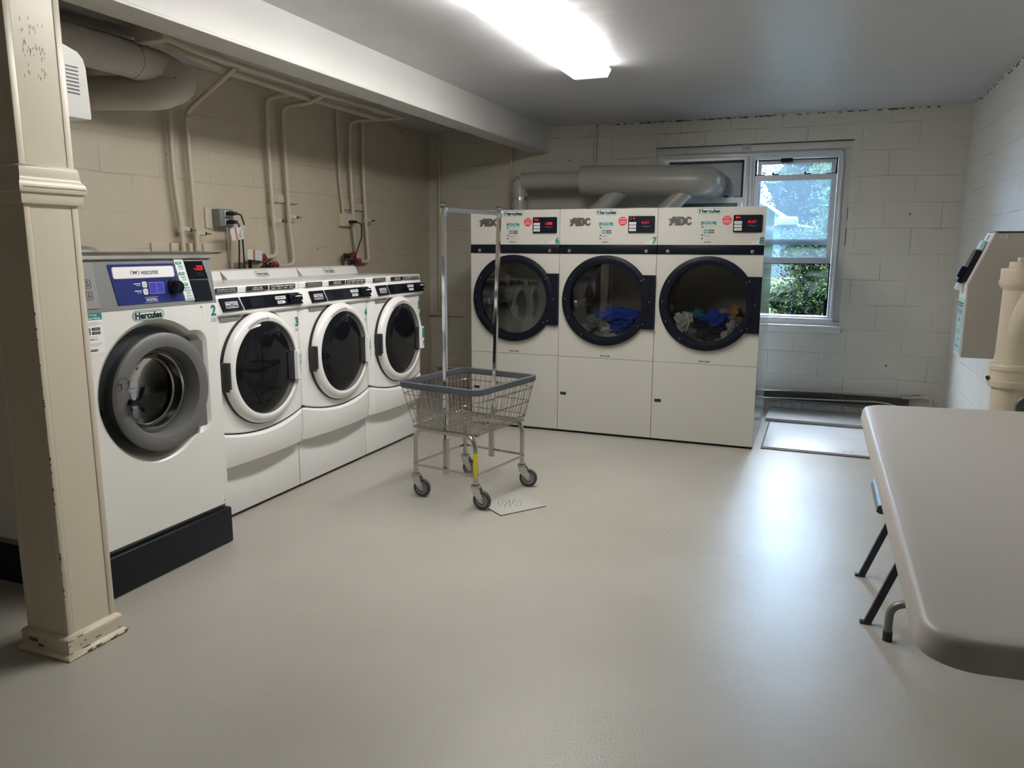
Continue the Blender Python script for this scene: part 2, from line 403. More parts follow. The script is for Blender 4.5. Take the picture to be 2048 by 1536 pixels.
# rough plaster line where the ceiling meets the right and back walls
b = B()
for i in range(150):
    t = random.random()
    if random.random() < .6:
        x = -1.9 + t*2.8; r = random.uniform(.004, .018); b.box(x-r, x+r, YB-.003, YB, ZC-.010-random.random()*.006, ZC-.004-random.random()*.003, M['groove'])
    else:
        y = 4.2 + t*2.5; r = random.uniform(.003, .012); z = ZC-random.uniform(.004, .03); b.box(XR-.003, XR, y-r, y+r, z-.003, z+.003, M['groove'])
struct(b.obj('trim_3', smooth=0))
# kerb along the back wall
b = B(); b.box(-.33, XR, 6.30, YB, 0, .028, M['kerb'], .006); struct(b.obj('trim_2'))

# ------------------------------------------------------------------ window
w = bpy.data.objects.new('window_1', None); COL.objects.link(w); w.location = (0, YB, 0); struct(w)
b = B()
b.plate([(WX0, WZ0), (WX1, WZ0), (WX1, WZ1), (WX0, WZ1)], [[(-1.30, .76), (.118, .76), (.118, 2.125), (-1.30, 2.125)]], .03, .12, M['casing'])
b.box(WX0, WX1, .012, .032, 2.135, 2.19, M['casing'], .003)
b.box(-.665, -.60, -.002, .01, 2.15, 2.19, M['board'])
b.box(WX0, WX1+.015, -.002, .03, 2.190, 2.1965, M['ink']); b.box(WX1-.001, WX1+.004, -.0015, .03, 1.38, 1.52, M['ink']); b.box(WX1-.001, WX1+.003, -.0015, .03, 1.58, 1.68, M['ink'])
b.obj('window_casing', w)
b = B()  # aluminium frame with mullion
b.plate([(-1.30, .76), (.118, .76), (.118, 2.125), (-1.30, 2.125)], [[(-1.26, .805), (-.645, .805), (-.645, 2.075), (-1.26, 2.075)], [(-.56, .805), (.072, .805), (.072, 2.075), (-.56, 2.075)]], .015, .13, M['alum'])
b.box(-.625, -.60, .004, .02, .8, 2.09, M['alum'], .003); b.box(-.585, -.572, .006, .02, .8, 2.09, M['alum'], .002)
b.box(-1.29, .115, .0, .02, 2.098, 2.122, M['alum'], .004); b.box(.094, .112, .0, .02, .77, 2.12, M['alum'], .004); b.box(-1.29, .115, -.004, .02, .762, .79, M['alum'], .004)
b.obj('window_frame', w)
def sash(x0, x1, z0, z1, y, t, name, tb=None, bb=None):
    b = B(); b.plate([(x0, z0), (x1, z0), (x1, z1), (x0, z1)], [[(x0+t, z0+(bb or t)), (x1-t, z0+(bb or t)), (x1-t, z1-(tb or t)), (x0+t, z1-(tb or t))]], y, y+.03, M['alum'])
    return b.obj(name, w)
s1 = sash(-.558, .07, 1.235, 1.945, .03, .034, 'window_sash', tb=.045, bb=.05)
b = B(); b.box(-.53, .04, .044, .047, 1.28, 1.905, M['pane']); b.obj('window_pane', s1, smooth=0)
b = B()
for x in (-.40, -.155):
    b.box(x-.02, x+.03, .028, .05, 1.945, 1.955, M['black'], .002); b.box(x-.022, x-.008, .026, .045, 1.95, 1.968, M['black'], .002)
b.box(-.558, -.48, .028, .05, 1.945, 1.951, M['black']); b.box(-.01, .07, .028, .05, 1.945, 1.951, M['black'])
b.obj('sash_latch', s1)
s2 = sash(-.54, .055, 1.385, 2.065, .075, .03, 'window_sash', bb=.045)
b = B(); b.box(-.515, .03, .088, .091, 1.42, 2.04, M['pane']); b.obj('window_pane', s2, smooth=0)
b = B(); b.box(-.556, -.545, .03, .08, 1.94, 2.07, M['black']); b.box(.058, .07, .03, .08, 1.94, 2.07, M['black']); b.box(-.36, -.27, .02, .075, 2.045, 2.075, M['black'], .003)
b.box(-.54, .06, .03, .06, 2.062, 2.068, M['black']); b.box(.058, .068, .03, .06, .81, 1.24, M['black']); b.box(.04, .068, .03, .05, .81, .95, M['black'])
b.box(-.55, .07, .04, .06, 1.229, 1.236, M['black'])
b.obj('window_track', w, smooth=0)
# left light: boarded top, sash with grey-green pane
b = B(); b.box(-1.26, -.645, .085, .095, 1.74, 2.075, M['board']); b.obj('window_board', w, smooth=0)
s3 = sash(-1.25, -.65, .81, 1.775, .03, .034, 'window_sash', tb=.045)
b = B(); b.box(-1.22, -.68, .045, .05, .84, 1.735, M['greeng']); b.obj('window_pane', s3, smooth=0)
b = B(); b.box(-.662, -.648, .03, .08, 1.775, 2.07, M['black']); b.box(-1.25, -.65, .03, .06, 2.062, 2.07, M['black']); b.box(-1.268, -1.25, .02, .06, 2.05, 2.075, M['black'])
b.box(-.72, -.65, .028, .05, 1.775, 1.782, M['black']); b.box(-.80, -.76, .028, .05, 1.775, 1.79, M['black'], .002); b.obj('window_track', w, smooth=0)
b = B(); b.box(-1.40, .185, -.04, .03, .715, .735, M['casing'], .004); b.box(-1.39, .178, -.028, .0, .675, .716, M['casing'], .003); b.box(-1.38, .165, .0, .03, .70, .765, M['casing'])
b.obj('window_sill', w)

# ------------------------------------------------------------------ outside
def leafblob(b, c, rad, n, sz, mats, seed=1, shell=.5):
    rr = random.Random(seed)
    for i in range(n):
        while True:
            v = Vector((rr.uniform(-1, 1), rr.uniform(-1, 1), rr.uniform(-1, 1)))
            if shell < v.length < 1: break
        k = .75 + .45*noise.noise(v*2.3 + Vector((seed, 0, 0)))
        p = Vector((c[0]+v.x*rad[0]*k, c[1]+v.y*rad[1]*k, c[2]+v.z*rad[2]*k))
        d = Vector((rr.gauss(0, 1), rr.gauss(0, 1), rr.gauss(0, 1)+.4)).normalized(); e = d.orthogonal().normalized()
        e = (Matrix.Rotation(rr.random()*6.28, 3, d) @ e); f = d.cross(e); s = sz*rr.uniform(.6, 1.3)
        b.raw([p-e*s, p+f*s*.4, p+e*s, p-f*s*.4], [(0, 1, 2, 3)], mats[rr.randrange(len(mats))])
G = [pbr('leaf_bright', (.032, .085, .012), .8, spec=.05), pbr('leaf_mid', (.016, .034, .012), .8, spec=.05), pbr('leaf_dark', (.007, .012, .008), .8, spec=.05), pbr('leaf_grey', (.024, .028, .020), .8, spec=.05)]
GB = [pbr('leaf_far', (.014, .034, .040), .8, spec=.05), pbr('leaf_far_dark', (.008, .018, .026), .8, spec=.05)]  # bluish tint puts the distant haze into the leaf colour
bark = pbr('bark', (.10, .07, .05), .8, bump=.5)
b = B(); b.box(-9, 12, YB+.22, 30, .55, .66, pbr('lawn', (.014, .022, .010), .9, spec=.05, var=.3, vscale=5, bump=.6)); struct(b.obj('ground', smooth=0))
def shrub(label, x, y, z0, h, r, n, sz, mats, seed, name='evergreen_shrub', cat='shrub', group=None, parts=5, leanx=0, core=1):
    t = thing(name, label, cat, (x, y, z0), group=group)
    b = B(); b.tube([(0, 0, 0), (.02, 0, h*.5), (leanx, 0, h*.9)], lambda u: .035*(h/2)*(1-u*.8), bark)
    for k in range(7):
        a = k*2.4; zz = h*(.15+.1*k); b.tube([(0, 0, zz), (math.cos(a)*r*.6, math.sin(a)*r*.6, zz+.2*h)], .012*(h/2), bark, n=6)
    b.obj('trunk', t)
    b = B()
    for k in range(parts):
        a = k*2.4+seed; f = k/max(1, parts-1)
        rr = r*(1-.35*f)
        leafblob(b, (math.cos(a)*r*.3+leanx*f, math.sin(a)*r*.3, h*(.2+.62*f)), (rr, rr, h*.30), n//parts, sz, mats, seed+k)
        if core:  # dark solid added inside the leaves to block the sky behind
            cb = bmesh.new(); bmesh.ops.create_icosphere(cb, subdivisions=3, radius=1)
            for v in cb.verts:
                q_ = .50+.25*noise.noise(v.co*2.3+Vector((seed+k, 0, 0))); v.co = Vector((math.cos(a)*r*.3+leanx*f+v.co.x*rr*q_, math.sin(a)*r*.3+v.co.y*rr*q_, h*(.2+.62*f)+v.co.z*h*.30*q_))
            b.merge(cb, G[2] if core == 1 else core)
    tag(b.obj('foliage', t, smooth=0, recalc=False), kind='stuff')
    return t
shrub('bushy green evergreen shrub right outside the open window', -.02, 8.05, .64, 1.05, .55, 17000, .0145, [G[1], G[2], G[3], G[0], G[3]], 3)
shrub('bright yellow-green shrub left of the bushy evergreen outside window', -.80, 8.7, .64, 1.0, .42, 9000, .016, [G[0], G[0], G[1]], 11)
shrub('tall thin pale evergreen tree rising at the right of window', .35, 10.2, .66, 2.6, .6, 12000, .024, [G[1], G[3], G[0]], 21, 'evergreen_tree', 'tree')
for i, (x, y, h, r, lb) in enumerate([(-3.6, 19, 5.5, 2.0, 'far leafy tree leftmost of the row beyond the car'), (.3, 21, 6.2, 2.2, 'far leafy tree in the middle of the row beyond the car'), (4.2, 19, 5.8, 2.0, 'far leafy tree rightmost of the row beyond the car')]):
    shrub(lb, x, y, .66, h, r, 20000, .055, GB, 31+i, 'leafy_tree', 'tree', group='trees beyond the car', parts=6)

def car():
    t = thing('parked_car', 'pale blue car parked outside the window behind the shrubs', 'car', (-1.45, 12.2, .66), 0)
    paint = pbr('car_paint', (.02, .035, .05), .45, spec=.15); cg = pbr('car_glass', (.05, .10, .14), .08); tr = pbr('car_trim', (.05, .06, .07), .6, spec=.2)
    prof = [(-2.1, .30), (-2.15, .75), (-1.9, .95), (-1.3, 1.0), (-.75, 1.42), (.45, 1.45), (1.15, 1.0), (1.95, .88), (2.15, .65), (2.15, .30)]
    b = B(); rings = []
    for y, k, dz in ((-.82, .98, 0), (-.75, 1, .02), (.75, 1, .02), (.82, .98, 0)): rings.append([(x*k, y, z+dz) for x, z in prof])
    b.loft(rings, paint); b.obj('car_body', t, smooth=.5)
    b = B(); b.plate([(-.68, 1.36), (.38, 1.39), (.98, 1.02), (-1.12, 1.02)], [], -.835, -.80, cg); b.obj('side_window', t)
    b = B(); b.tube([(-1.25, -.84, 1.0), (-.72, -.84, 1.40), (.43, -.84, 1.43), (1.12, -.84, 1.0), (-1.2, -.84, 1.0)], .018, tr, fil=.15); b.tube([(-.1, -.84, 1.42), (-.1, -.84, 1.0)], .016, tr); b.obj('window_trim', t)
    b = B(); b.box(.85, 1.12, -1.02, -.84, 1.0, 1.12, tr, .03); b.obj('side_mirror', t)
    for x in (-1.35, 1.35):
        b = B(); b.lathe([(.0, -.02), (.18, -.03), (.2, -.02), (.30, -.03), (.32, 0), (.32, .18), (.3, .2), (0, .2)], M['tyre'], (x, -.84, .32), 'y', 32); b.lathe([(0, -.035), (.17, -.035), (.19, -.02)], tr, (x, -.84, .32), 'y', 24); b.obj('wheel', t)
    return t
car()

# ------------------------------------------------------------------ column
t = thing('square_column', 'cream boxed wooden column with moulded capital and scuffed base at left', 'column', (-2.332, 1.742, 0))
hx, hy = .097, .092
b = B(); b.box(-hx+.002, hx-.002, -hy+.002, hy-.002, .06, 2.192, M['cream'])
for sx in (-1, 1):
    for sy in (-1, 1):
        x0, x1 = sorted((sx*hx, sx*(hx-.022))); y0, y1 = sorted((sy*hy, sy*(hy-.022)))
        b.box(x0, x1, y0, y1, .06, 2.192, M['cream'], .0015)
for z0, z1 in ((.07, 1.48), (1.6, 2.192)):
    for y in (-hy+.0225, hy-.0225): b.box(hx-.004, hx-.0012, y-.0004, y+.0004, z0, z1, M['greyink' if y > 0 else 'groove'])
b.obj('shaft', t)
def ringprof(prof, name):
    b = B(); rings = []
    for e, z in prof:
        rings.append([(-hx-e, -hy-e, z), (hx+e, -hy-e, z), (hx+e, hy+e, z), (-hx-e, hy+e, z)])
    b.loft(rings, M['cream'], cap0=True, cap1=True); return b
b = ringprof([(.002, 1.478), (.010, 1.480), (.013, 1.487), (.013, 1.512), (.020, 1.514), (.022, 1.520), (.0225, 1.528), (.021, 1.535), (.019, 1.543), (.013, 1.55), (.010, 1.558), (.010, 1.562), (.008, 1.585), (.006, 1.592), (.0, 1.596)], 'capital')
b.box(hx+.0215, hx+.0235, -hy-.01, hy+.018, 1.5275, 1.529, M['groove']); b.obj('capital', t, smooth=.9)
b = ringprof([(.022, 0), (.025, .004), (.022, .015), (.014, .02), (.013, .05), (.015, .062), (.012, .072), (.003, .078), (.0, .079)], 'base')
for i in range(26):
    y = random.uniform(-hy-.02, hy+.02); z = random.choice([random.uniform(.001, .01), random.uniform(.018, .07)]); r = random.uniform(.002, .012)
    b.box(hx+.012, hx+.0155 if z > .02 else hx+.0265, y-r, y+r, z-.001, z+.0015, M['chip'])
for (x, z, a, c) in ((-.055, .045, .02, .006), (-.02, .03, .012, .004)): b.box(x-a, x+a, -hy-.0155, -hy-.01, z-c, z+c, M['chip'])
b.obj('base', t, smooth=.9)
b = B()
for i in range(20):
    z = random.choice([.3, .62, .9, 1.1])+random.gauss(0, .07); r = random.uniform(.0008, .0055); b.box(hx-.003, hx+.0006, -hy-.0006, -hy+.003, z-r, z+r, M['chip'])
for cz, n in ((2.0, 12), (1.93, 26), (1.87, 12)):
    for i in range(n):
        y = random.uniform(-.045, .03); z = cz+random.uniform(-.022, .022)
        q_ = random.uniform(.002, .007); b.box(hx-.003, hx-.0014, y-.0006, y+.0006, z-q_, z+q_, M['crackl'])
b.obj('paint_chips', t, smooth=0)
t = thing('vent_cover', 'small white plastic box with slotted grille behind the column top', 'vent', (-2.30, 1.834, 1.76))
b = B()
pr = [(0, 0), (.094, 0), (.098, .006), (.092, .155), (.084, .185), (.066, .203), (.0, .222)]
b.loft([[(x, y, z) for y, z in pr] for x in (-.05, .046)], M['whitepl']); b.obj('housing', t)
b = B()
for k in range(8): b.box(.0455, .0468, .018, .062, .072+k*.0115, .076+k*.0115, M['ink'])
b.obj('grille', t, smooth=0)

# ------------------------------------------------------------------ ceiling lights
def lens_mat():
    m, nt, p = new_mat('fluorescent_lens'); p.inputs['Base Color'].default_value = (.9, .9, .9, 1); p.inputs['Roughness'].default_value = .3
    p.inputs['Emission Color'].default_value = (1, .975, .93, 1); p.inputs['Emission Strength'].default_value = LENS; return m
LENS = 19
M['lens'] = lens_mat(); M['lensend'] = pbr('lens_end', (.85, .85, .85), .3, emit=(1, .98, .95), estr=.55)
def fixture(label, y0, y1, x=-1.357, dz=0):
    t = thing('ceiling_light', label, 'ceiling light', (x, (y0+y1)/2, ZC), group='fluorescent fixtures on the ceiling')
    L = (y1-y0)/2
    b = B(); b.box(-.10, .10, -L+.01, L-.01, -.02, 0, M['lightmetal'], .002); b.obj('housing', t)
    b = B(); pr = [(-.122, -.018), (-.118, -.03), (-.10, -.062+dz), (.10, -.062+dz), (.118, -.03), (.122, -.018)]
    b.loft([[(px, y, pz) for px, pz in pr] for y in (-L+.03, L-.03)], M['lens'], cap0=False, cap1=False); b.obj('lens', t, smooth=.5)
    for s in (-1, 1):
        b = B(); y0_, y1_ = sorted((s*(L-.03), s*L)); b.loft([[(px*1.01, y, pz*1.02) for px, pz in pr] for y in (y0_, y1_)], M['lensend']); b.obj('end_cap', t, smooth=.5)
    return t
fixture('white fluorescent fixture nearest the window, end of the ceiling pair', 3.44, 4.68)
fixture('white fluorescent fixture at the top edge, nearer of the ceiling pair', 2.18, 3.425, dz=-.012)

# ------------------------------------------------------------------ stickers shared by the machines
def hercules(par, x0, x1, z0, z1, y, name='logo_sticker'):
    b = B(); r = (z1-z0)/2
    b.plate(rrect(x0, x1, z0, z1, r, 8), [], y-.0006, y, M['teal'])
    k = (z1-z0)*.07; b.plate(rrect(x0+k, x1-k, z0+k, z1-k, r-k, 8), [], y-.0010, y-.0005, M['sticker'])
    k = (z1-z0)*.13; b.plate(rrect(x0+k, x1-k, z0+k, z1-k, r-k, 8), [rrect(x0+k*1.6, x1-k*1.6, z0+k*1.6, z1-k*1.6, r-k*1.6, 8)], y-.0013, y-.0009, M['tealt'])
    h = z1-z0
    b.text('Hercules', x0+h*.32, x1-h*.32, z0+h*.2, z1-h*.16, y-.0016, M['ink'], bold=.05); return b.obj(name, par, smooth=0)
def number(par, s, x0, x1, z0, z1, y):
    b = B(); b.text(s, x0, x1, z0, z1, y-.001, M['teal'], bold=.035); b.obj('number_sticker', par, smooth=0)
def barcode(par, x0, x1, z0, z1, y, seed):
    b = B(); b.rect(x0, x1, z0, z1, y, M['sticker']); rr = random.Random(seed); x = x0+.002
    while x < x1-.003:
        wd = rr.uniform(.0008, .0022); b.rect(x, x+wd, z0+(z1-z0)*.15, z1-.001, y-.0007, M['greyink'], th=.0004); x += wd+rr.uniform(.0008, .002)
    b.obj('barcode_sticker', par, smooth=0)
def payinfo(par, x0, z1, w_, h_, y, bgm='sticker'):
    """column of pay-by-phone instructions"""
    b = B(); X = lambda u: x0+u*w_; Z = lambda v: z1-v*h_
    b.rect(X(-.04), X(1.04), Z(1.02), Z(-.02), y, M[bgm], th=.0004)
    y -= .0004
    b.rect(X(0), X(1), Z(.17), Z(0), y, M['tealt'], r=.002)
    b.text('How To Pay', X(.22), X(.78), Z(.08), Z(.025), y-.001, M['whiteink'], bold=.02)
    b.text('With Your Phone', X(.08), X(.92), Z(.155), Z(.1), y-.001, M['whiteink'], bold=.02)
    for v in (.25, .62, .78):
        b.plate(circ(X(.1), Z(v), w_*.055, 14), [], y-.0006, y, M['ink'])
    for v, u1, mt in ((.235, .8, 'redink'), (.27, .95, 'greyink'), (.305, .75, 'greyink'), (.60, .75, 'greyink'), (.77, .95, 'greyink'), (.80, .92, 'greyink'), (.83, .8, 'greyink')):
        b.rect(X(.2), X(u1), Z(v+.008), Z(v), y, M[mt], th=.0004)
    b.rect(X(.2), X(.46), Z(.54), Z(.37), y, M['tealt'], r=.002); b.text('N', X(.27), X(.39), Z(.5), Z(.41), y-.001, M['whiteink'], bold=.02)
    for v in (.37, .47): b.rect(X(.52), X(.88), Z(v+.07), Z(v), y, M['ink'], r=.001); b.rect(X(.58), X(.83), Z(v+.045), Z(v+.025), y-.0008, M['greyink'], th=.0003)
    for u in (.2, .34, .48, .62): b.rect(X(u), X(u+.1), Z(.68), Z(.655), y, M['ink' if u < .6 else 'greyink'], th=.0004)
    b.plate(rrect(X(.22), X(.72), Z(.98), Z(.91), .002), [], y-.0006, y, M['greyink']); b.text('Hercules', X(.27), X(.67), Z(.965), Z(.925), y-.001, M['ink'], bold=.02)
    b.obj('instruction_sticker', par, smooth=0)
def lerp_slant(z0, z1, y0, y1):
    """lean geometry drawn on y=0 so that it lies on the slanted panel"""
    n = Vector((0, -(z1-z0), (y1-y0))).normalized()   # outward normal (towards -y)
    if n.y > 0: n = -n
    def f(v):
        t = (v.z-z0)/(z1-z0); p = Vector((v.x, y0+(y1-y0)*t, v.z)); return p - n*v.y*1.0 if False else p + Vector((0, 0, 0)) + n*(-v.y)
    return f

# ------------------------------------------------------------------ big front loader (number 2)
def steel_washer():
    W, D = .695, .80
    t = thing('washing_machine', 'large front-loading washer number 2 with grey round door and blue control panel', 'washing machine', (-2.475, 1.985, 0), PI/2, group='front-loading washers along the left wall')
    b = B(); b.box(-.004, W+.006, -.012, D, .0, .168, M['darkbase'], .008, 3); b.box(0, W, .02, D, .165, .188, M['grey']); b.obj('base', t)
    def dshape(r, tabx, z0, z1, rc, cx=.345, cz=.772, n=60):
        a0 = math.asin((z1-cz)/r); a1 = 2*PI + math.asin((z0-cz)/r)
        pts = circ(cx, cz, r, n, a0, a1)
        c = [(tabx, z0), (tabx, z1)]
        out = pts[:]
        for k in range(6): u = -PI/2+PI/2*k/5; out.append((tabx-rc+rc*math.cos(u), z0+rc+rc*math.sin(u)))
        for k in range(6): u = PI/2*k/5; out.append((tabx-rc+rc*math.cos(u), z1-rc+rc*math.sin(u)))
        return out
    outer = rrect(0, W, .19, 1.112, .012, 4); hole = dshape(.294, .624, .548, 1.002, .06)
    hole_s = dshape(.262, .586, .582, .968, .035)
    b = B()
    b.plate(outer, [hole], 0, .02, M['enamel']); b.box(.0, W, .02, D, .19, 1.112, M['enamel']) if False else None
    # sides, top, back
    b.box(0, .006, .018, D, .19, 1.30, M['enamel']); b.box(W-.006, W, .018, D, .19, 1.12, M['enamel']); b.box(0, W, D-.006, D, .19, 1.30, M['enamel']); b.box(0, W, .03, D, 1.10, 1.112, M['enamel'])
    b.obj('body', t)
    # bevelled lip running into the recess
    b = B(); n = len(hole); b.loft([[(x, 0, z) for x, z in hole], [(x, .013, z) for x, z in dshape(.277, .604, .565, .985, .045)], [(x, .016, z) for x, z in dshape(.275, .602, .567, .983, .045)], [(x, .05, z) for x, z in hole_s]], M['enamel'], cap0=False, cap1=False)
    b.obj('recess_lip', t)
    b = B(); b.plate(hole_s, [circ(.353, .768, .19, 60)], .048, .06, M['recess'])
    b.box(.082, .10, .035, .05, .70, .735, M['blackgl'], .003)
    for z in (.66, .85): b.lathe([(0, -.006), (.008, -.005), (.009, 0)], M['steel'], (.092, .048, z), 'y', 14)
    b.obj('door_recess', t)
    # door: fat grey ring and hinge tab
    d = thing_part('door', t)
    b = B(); rings = []
    R = [(.225, -.002, 0), (.241, -.006, 0), (.243, -.014, 0), (.241, -.022, 0), (.234, -.027, 0), (.205, -.031, 0), (.186, -.026, 0), (.176, -.006, 0), (.170, .03, 0)]
    for r, y, _ in R:
        ring = []
        for k in range(96):
            a = 2*PI*k/96; x, z = math.cos(a)*r, math.sin(a)*r
            if False: pass
            elif r > .21 and x > 0 and abs(z) < .205: 
                pass
            ring.append((.353+x, y, .768+z))
        rings.append(ring)
    b.loft(rings, M['doorgrey'], cap0=False, cap1=False); b.plate([(.353+.212*math.cos(a), .768+.212*math.sin(a)) for a in [math.radians(60-k*10) for k in range(13)]] + [(.574, .584), (.577, .587), (.577, .953), (.574, .956)], [], -.019, .02, M['doorgrey']); b.box(.572, .584, -.008, .02, .66, .88, M['doorgrey'], .003); b.obj('door_ring', d, smooth=.7)
    b = B(); b.lathe([(.222, .048), (.224, -.02), (.20, -.025)], M['recess'], (.353, 0, .768), 'y', 64); b.obj('door_back', d)
    b = B(); b.lathe([(.168, .026), (.160, .03), (.150, .07), (.146, .075), (.152, .08)], M['recess'], (.353, 0, .768), 'y', 64)
    b.lathe([(.158, .034), (.150, .037), (.153, .028)], M['steel'], (.353, .0, .768), 'y', 64); b.lathe([(.140, .076), (.134, .079), (.137, .07)], M['steel'], (.356, .0, .765), 'y', 64); b.obj('door_gasket', d)
    b = B(); b.lathe([(.152, .03), (.148, .06), (.136, .10), (.10, .118), (.04, .124), (0, .125)], M['glass_w'], (.353, 0, .768), 'y', 64); b.obj('door_glass', d)
    # handle with curved grip
    b = B()
    b.plate([(.157, .772), (.165, .765), (.190, .765), (.205, .775), (.215, .80), (.222, .812), (.218, .79), (.222, .765), (.224, .735), (.214, .715), (.205, .735), (.19, .748), (.165, .748), (.157, .752)], [], -.058, -.038, M['blackgl'])
    b.cyl((.172, -.050, .757), (.172, -.01, .757), .012, M['blackgl'], 16); b.obj('handle', d, smooth=.4)
    b = B(); b.arctext('E', .21, .80, .001, .0011, 0, .1, -.02, M['recess']) if False else None
    for k in (0, 1):
        b.rect(.155+.028*k, .176+.028*k, .812, .834, -.0205, M['recess'], r=.004, th=.0005) if False else None
    b.M = Matrix.Translation((-.033, -.0080, 0)); b.tube([(.155, -.0225, .822), (.155, -.0225, .842), (.17, -.0225, .858), (.19, -.0225, .86), (.205, -.0225, .845), (.208, -.0225, .822)], .0012, M['recess'], n=5)
    b.tube([(.158, -.0225, .815), (.172, -.0225, .815), (.172, -.0225, .838), (.158, -.0225, .838)], .0012, M['recess'], n=5)
    b.tube([(.190, -.0225, .815), (.204, -.0225, .815), (.204, -.0225, .838), (.192, -.0225, .838)], .0012, M['recess'], n=5); b.obj('embossed_symbol', d)
    # drum with ribs and perforation rings
    b = B(); b.lathe([(.21, .07), (.215, .10), (.235, .14), (.235, .48), (.1, .5), (0, .5)], M['drumdark'], (.345, 0, .768), 'y', 48)
    for a in (.5, 2.6, 4.7): b.M = Matrix.Translation((.345, 0, .768)) @ Matrix.Rotation(a, 4, 'Y'); b.box(.17, .236, .15, .46, -.03, .03, M['drum'], .012)
    b.M = None; b.lathe([(.19, .06), (.235, .075)], M['rubber'], (.345, 0, .768), 'y', 48); b.obj('drum', t)
    # control panel
    f = lerp_slant(1.112, 1.303, 0, .026)
    b = B(); b.loft([[(0, -.002, 1.112), (0, .024, 1.303), (0, .12, 1.303), (0, .12, 1.112)], [(W, -.002, 1.112), (W, .024, 1.303), (W, .12, 1.303), (W, .12, 1.112)]], M['grey']); b.box(0, W, .001, .01, 1.109, 1.113, M['ink'])
    pan = b.obj('control_panel', t)
    b = B(); b.loft([[(x, .018, 1.302), (x, .012, 1.306), (x, .013, 1.318), (x, .030, 1.329), (x, .06, 1.333), (x, .14, 1.331), (x, .14, 1.302)] for x in (0, W)], M['steel']); b.box(0, W, .14, D, 1.30, 1.318, M['steel'], .004); b.box(.0, W, .12, D-.01, 1.11, 1.301, M['grey']); b.obj('top_cover', t)
    b = B(); b.lathe([(.16, 0), (.155, .025), (.13, .045), (.05, .058), (0, .06)], M['grey'], (.02, .55, 1.317), 'z', 40) if False else b.lathe([(.11, 0), (.105, .02), (.09, .034), (.04, .042), (0, .043)], M['grey'], (.115, .16, 1.315), 'z', 40); b.obj('soap_hopper_lid', t)
    b = B(); b.M = f; b.rect(-.0, .10, 1.126, 1.292, -.003, M['greyl'], r=.004, th=.002)
    for i in range(2):
        for j in range(2):
            x, z = .012+i*.037, 1.158+j*.042
            b.plate(rrect(x, x+.027, z, z+.032, .005), [rrect(x+.0012, x+.0258, z+.0012, z+.0308, .004)], -.0062, -.005, M['ink']); b.plate(circ(x+.0135, z+.012, .006, 12), [circ(x+.0135, z+.012, .0045, 12)], -.0062, -.005, M['ink']); b.rect(x+.01, x+.017, z+.022, z+.026, -.005, M['ink'])
    b.obj('soap_drawer', pan, smooth=0)
    b = B(); b.M = f; b.plate([(.182, 1.130), (.512, 1.130), (.482, 1.284), (.163, 1.284)], [], -.005, -.002, M['navy'])
    b.plate([(.1995, 1.2285), (.488, 1.2285), (.478, 1.275), (.188, 1.275)], [], -.006, -.004, M['pinkw']) if False else b.plate(rrect(.178, .480, 1.229, 1.274, .009), [], -.0062, -.004, M['pinkw'])
    b.plate(rrect(.181, .477, 1.232, 1.271, .008), [], -.0068, -.006, M['sticker'])
    b.text('wascomat', .310, .396, 1.2425, 1.2595, -.0072, M['navyink'], bold=.012); b.text('W', .268, .294, 1.2435, 1.2575, -.0072, M['navyink'], bold=.05)
    b.text('(', .2605, .2665, 1.2405, 1.2605, -.0072, M['navyink'], bold=.02); b.text(')', .2955, .3015, 1.2405, 1.2605, -.0072, M['navyink'], bold=.02)
    for z in (1.192, 1.164):
        b.plate(rrect(.3075, .330, z, z+.023, .006), [], -.0062, -.004, M['sticker']); b.plate(circ(.319, z+.011, .006, 12), [circ(.319, z+.011, .0045, 12)], -.0068, -.006, M['ink'])
        b.rect(.268, .300, z+.014, z+.017, -.005, M['whiteink']); b.rect(.278, .300, z+.008, z+.0095, -.005, M['whiteink'])
    b.text('WLD730cc', .314, .370, 1.138, 1.149, -.0055, M['whiteink'], bold=.015); b.rect(.308, .376, 1.1525, 1.1535, -.005, M['whiteink']); b.rect(.308, .376, 1.1335, 1.1345, -.005, M['whiteink'])
    b.obj('blue_fascia', pan, smooth=0)
    b = B(); b.M = f; b.plate(rrect(.340, .413, 1.166, 1.210, .003), [], -.0065, -.004, M['lcd']); b.plate(rrect(.339, .414, 1.165, 1.211, .003), [rrect(.3405, .4125, 1.1665, 1.2095, .003)], -.007, -.006, M['greyink']); b.rect(.3755, .3765, 1.167, 1.209, -.0065, M['greyink'], th=.0004); b.obj('display', pan, smooth=0)
    b = B(); b.lathe([(.034, .014), (.034, .004), (.031, -.002), (.028, -.026), (.025, -.030), (.012, -.028), (0, -.028)], M['blackgl'], (.466, .004, 1.188), 'y', 36); b.obj('dial', pan)
    b = B(); b.M = f; b.plate([(.518, 1.128), (.569, 1.128), (.538, 1.299), (.488, 1.299)], [], -.0055, -.003, M['sticker'])
    def sl(z): return .488+(1.299-z)/.171*.030
    for z, s1, ls in ((1.290, 'STEP 1', ['Select', 'Cycle']), (1.246, 'STEP 2', ['Insert', 'Card']), (1.201, 'STEP 3', ['Machine', 'Will Start', 'When', 'Card is', 'Inserted'])):
        x = sl(z)+.006; b.rect(x, x+.032, z-.012, z, -.0055, M['tealt'], r=.002); b.text(s1, x+.005, x+.027, z-.0095, z-.0025, -.0068, M['whiteink'], bold=.02)
        for k, l in enumerate(ls):
            zz = z-.0235-k*.0115; x = sl(zz)+.021; hw = .0027*len(l)*.85; b.text(l, x-hw+.005, x+hw+.005, zz, zz+.0085, -.006, M['teal'], bold=.02)
    b.obj('step_sticker', pan, smooth=0)
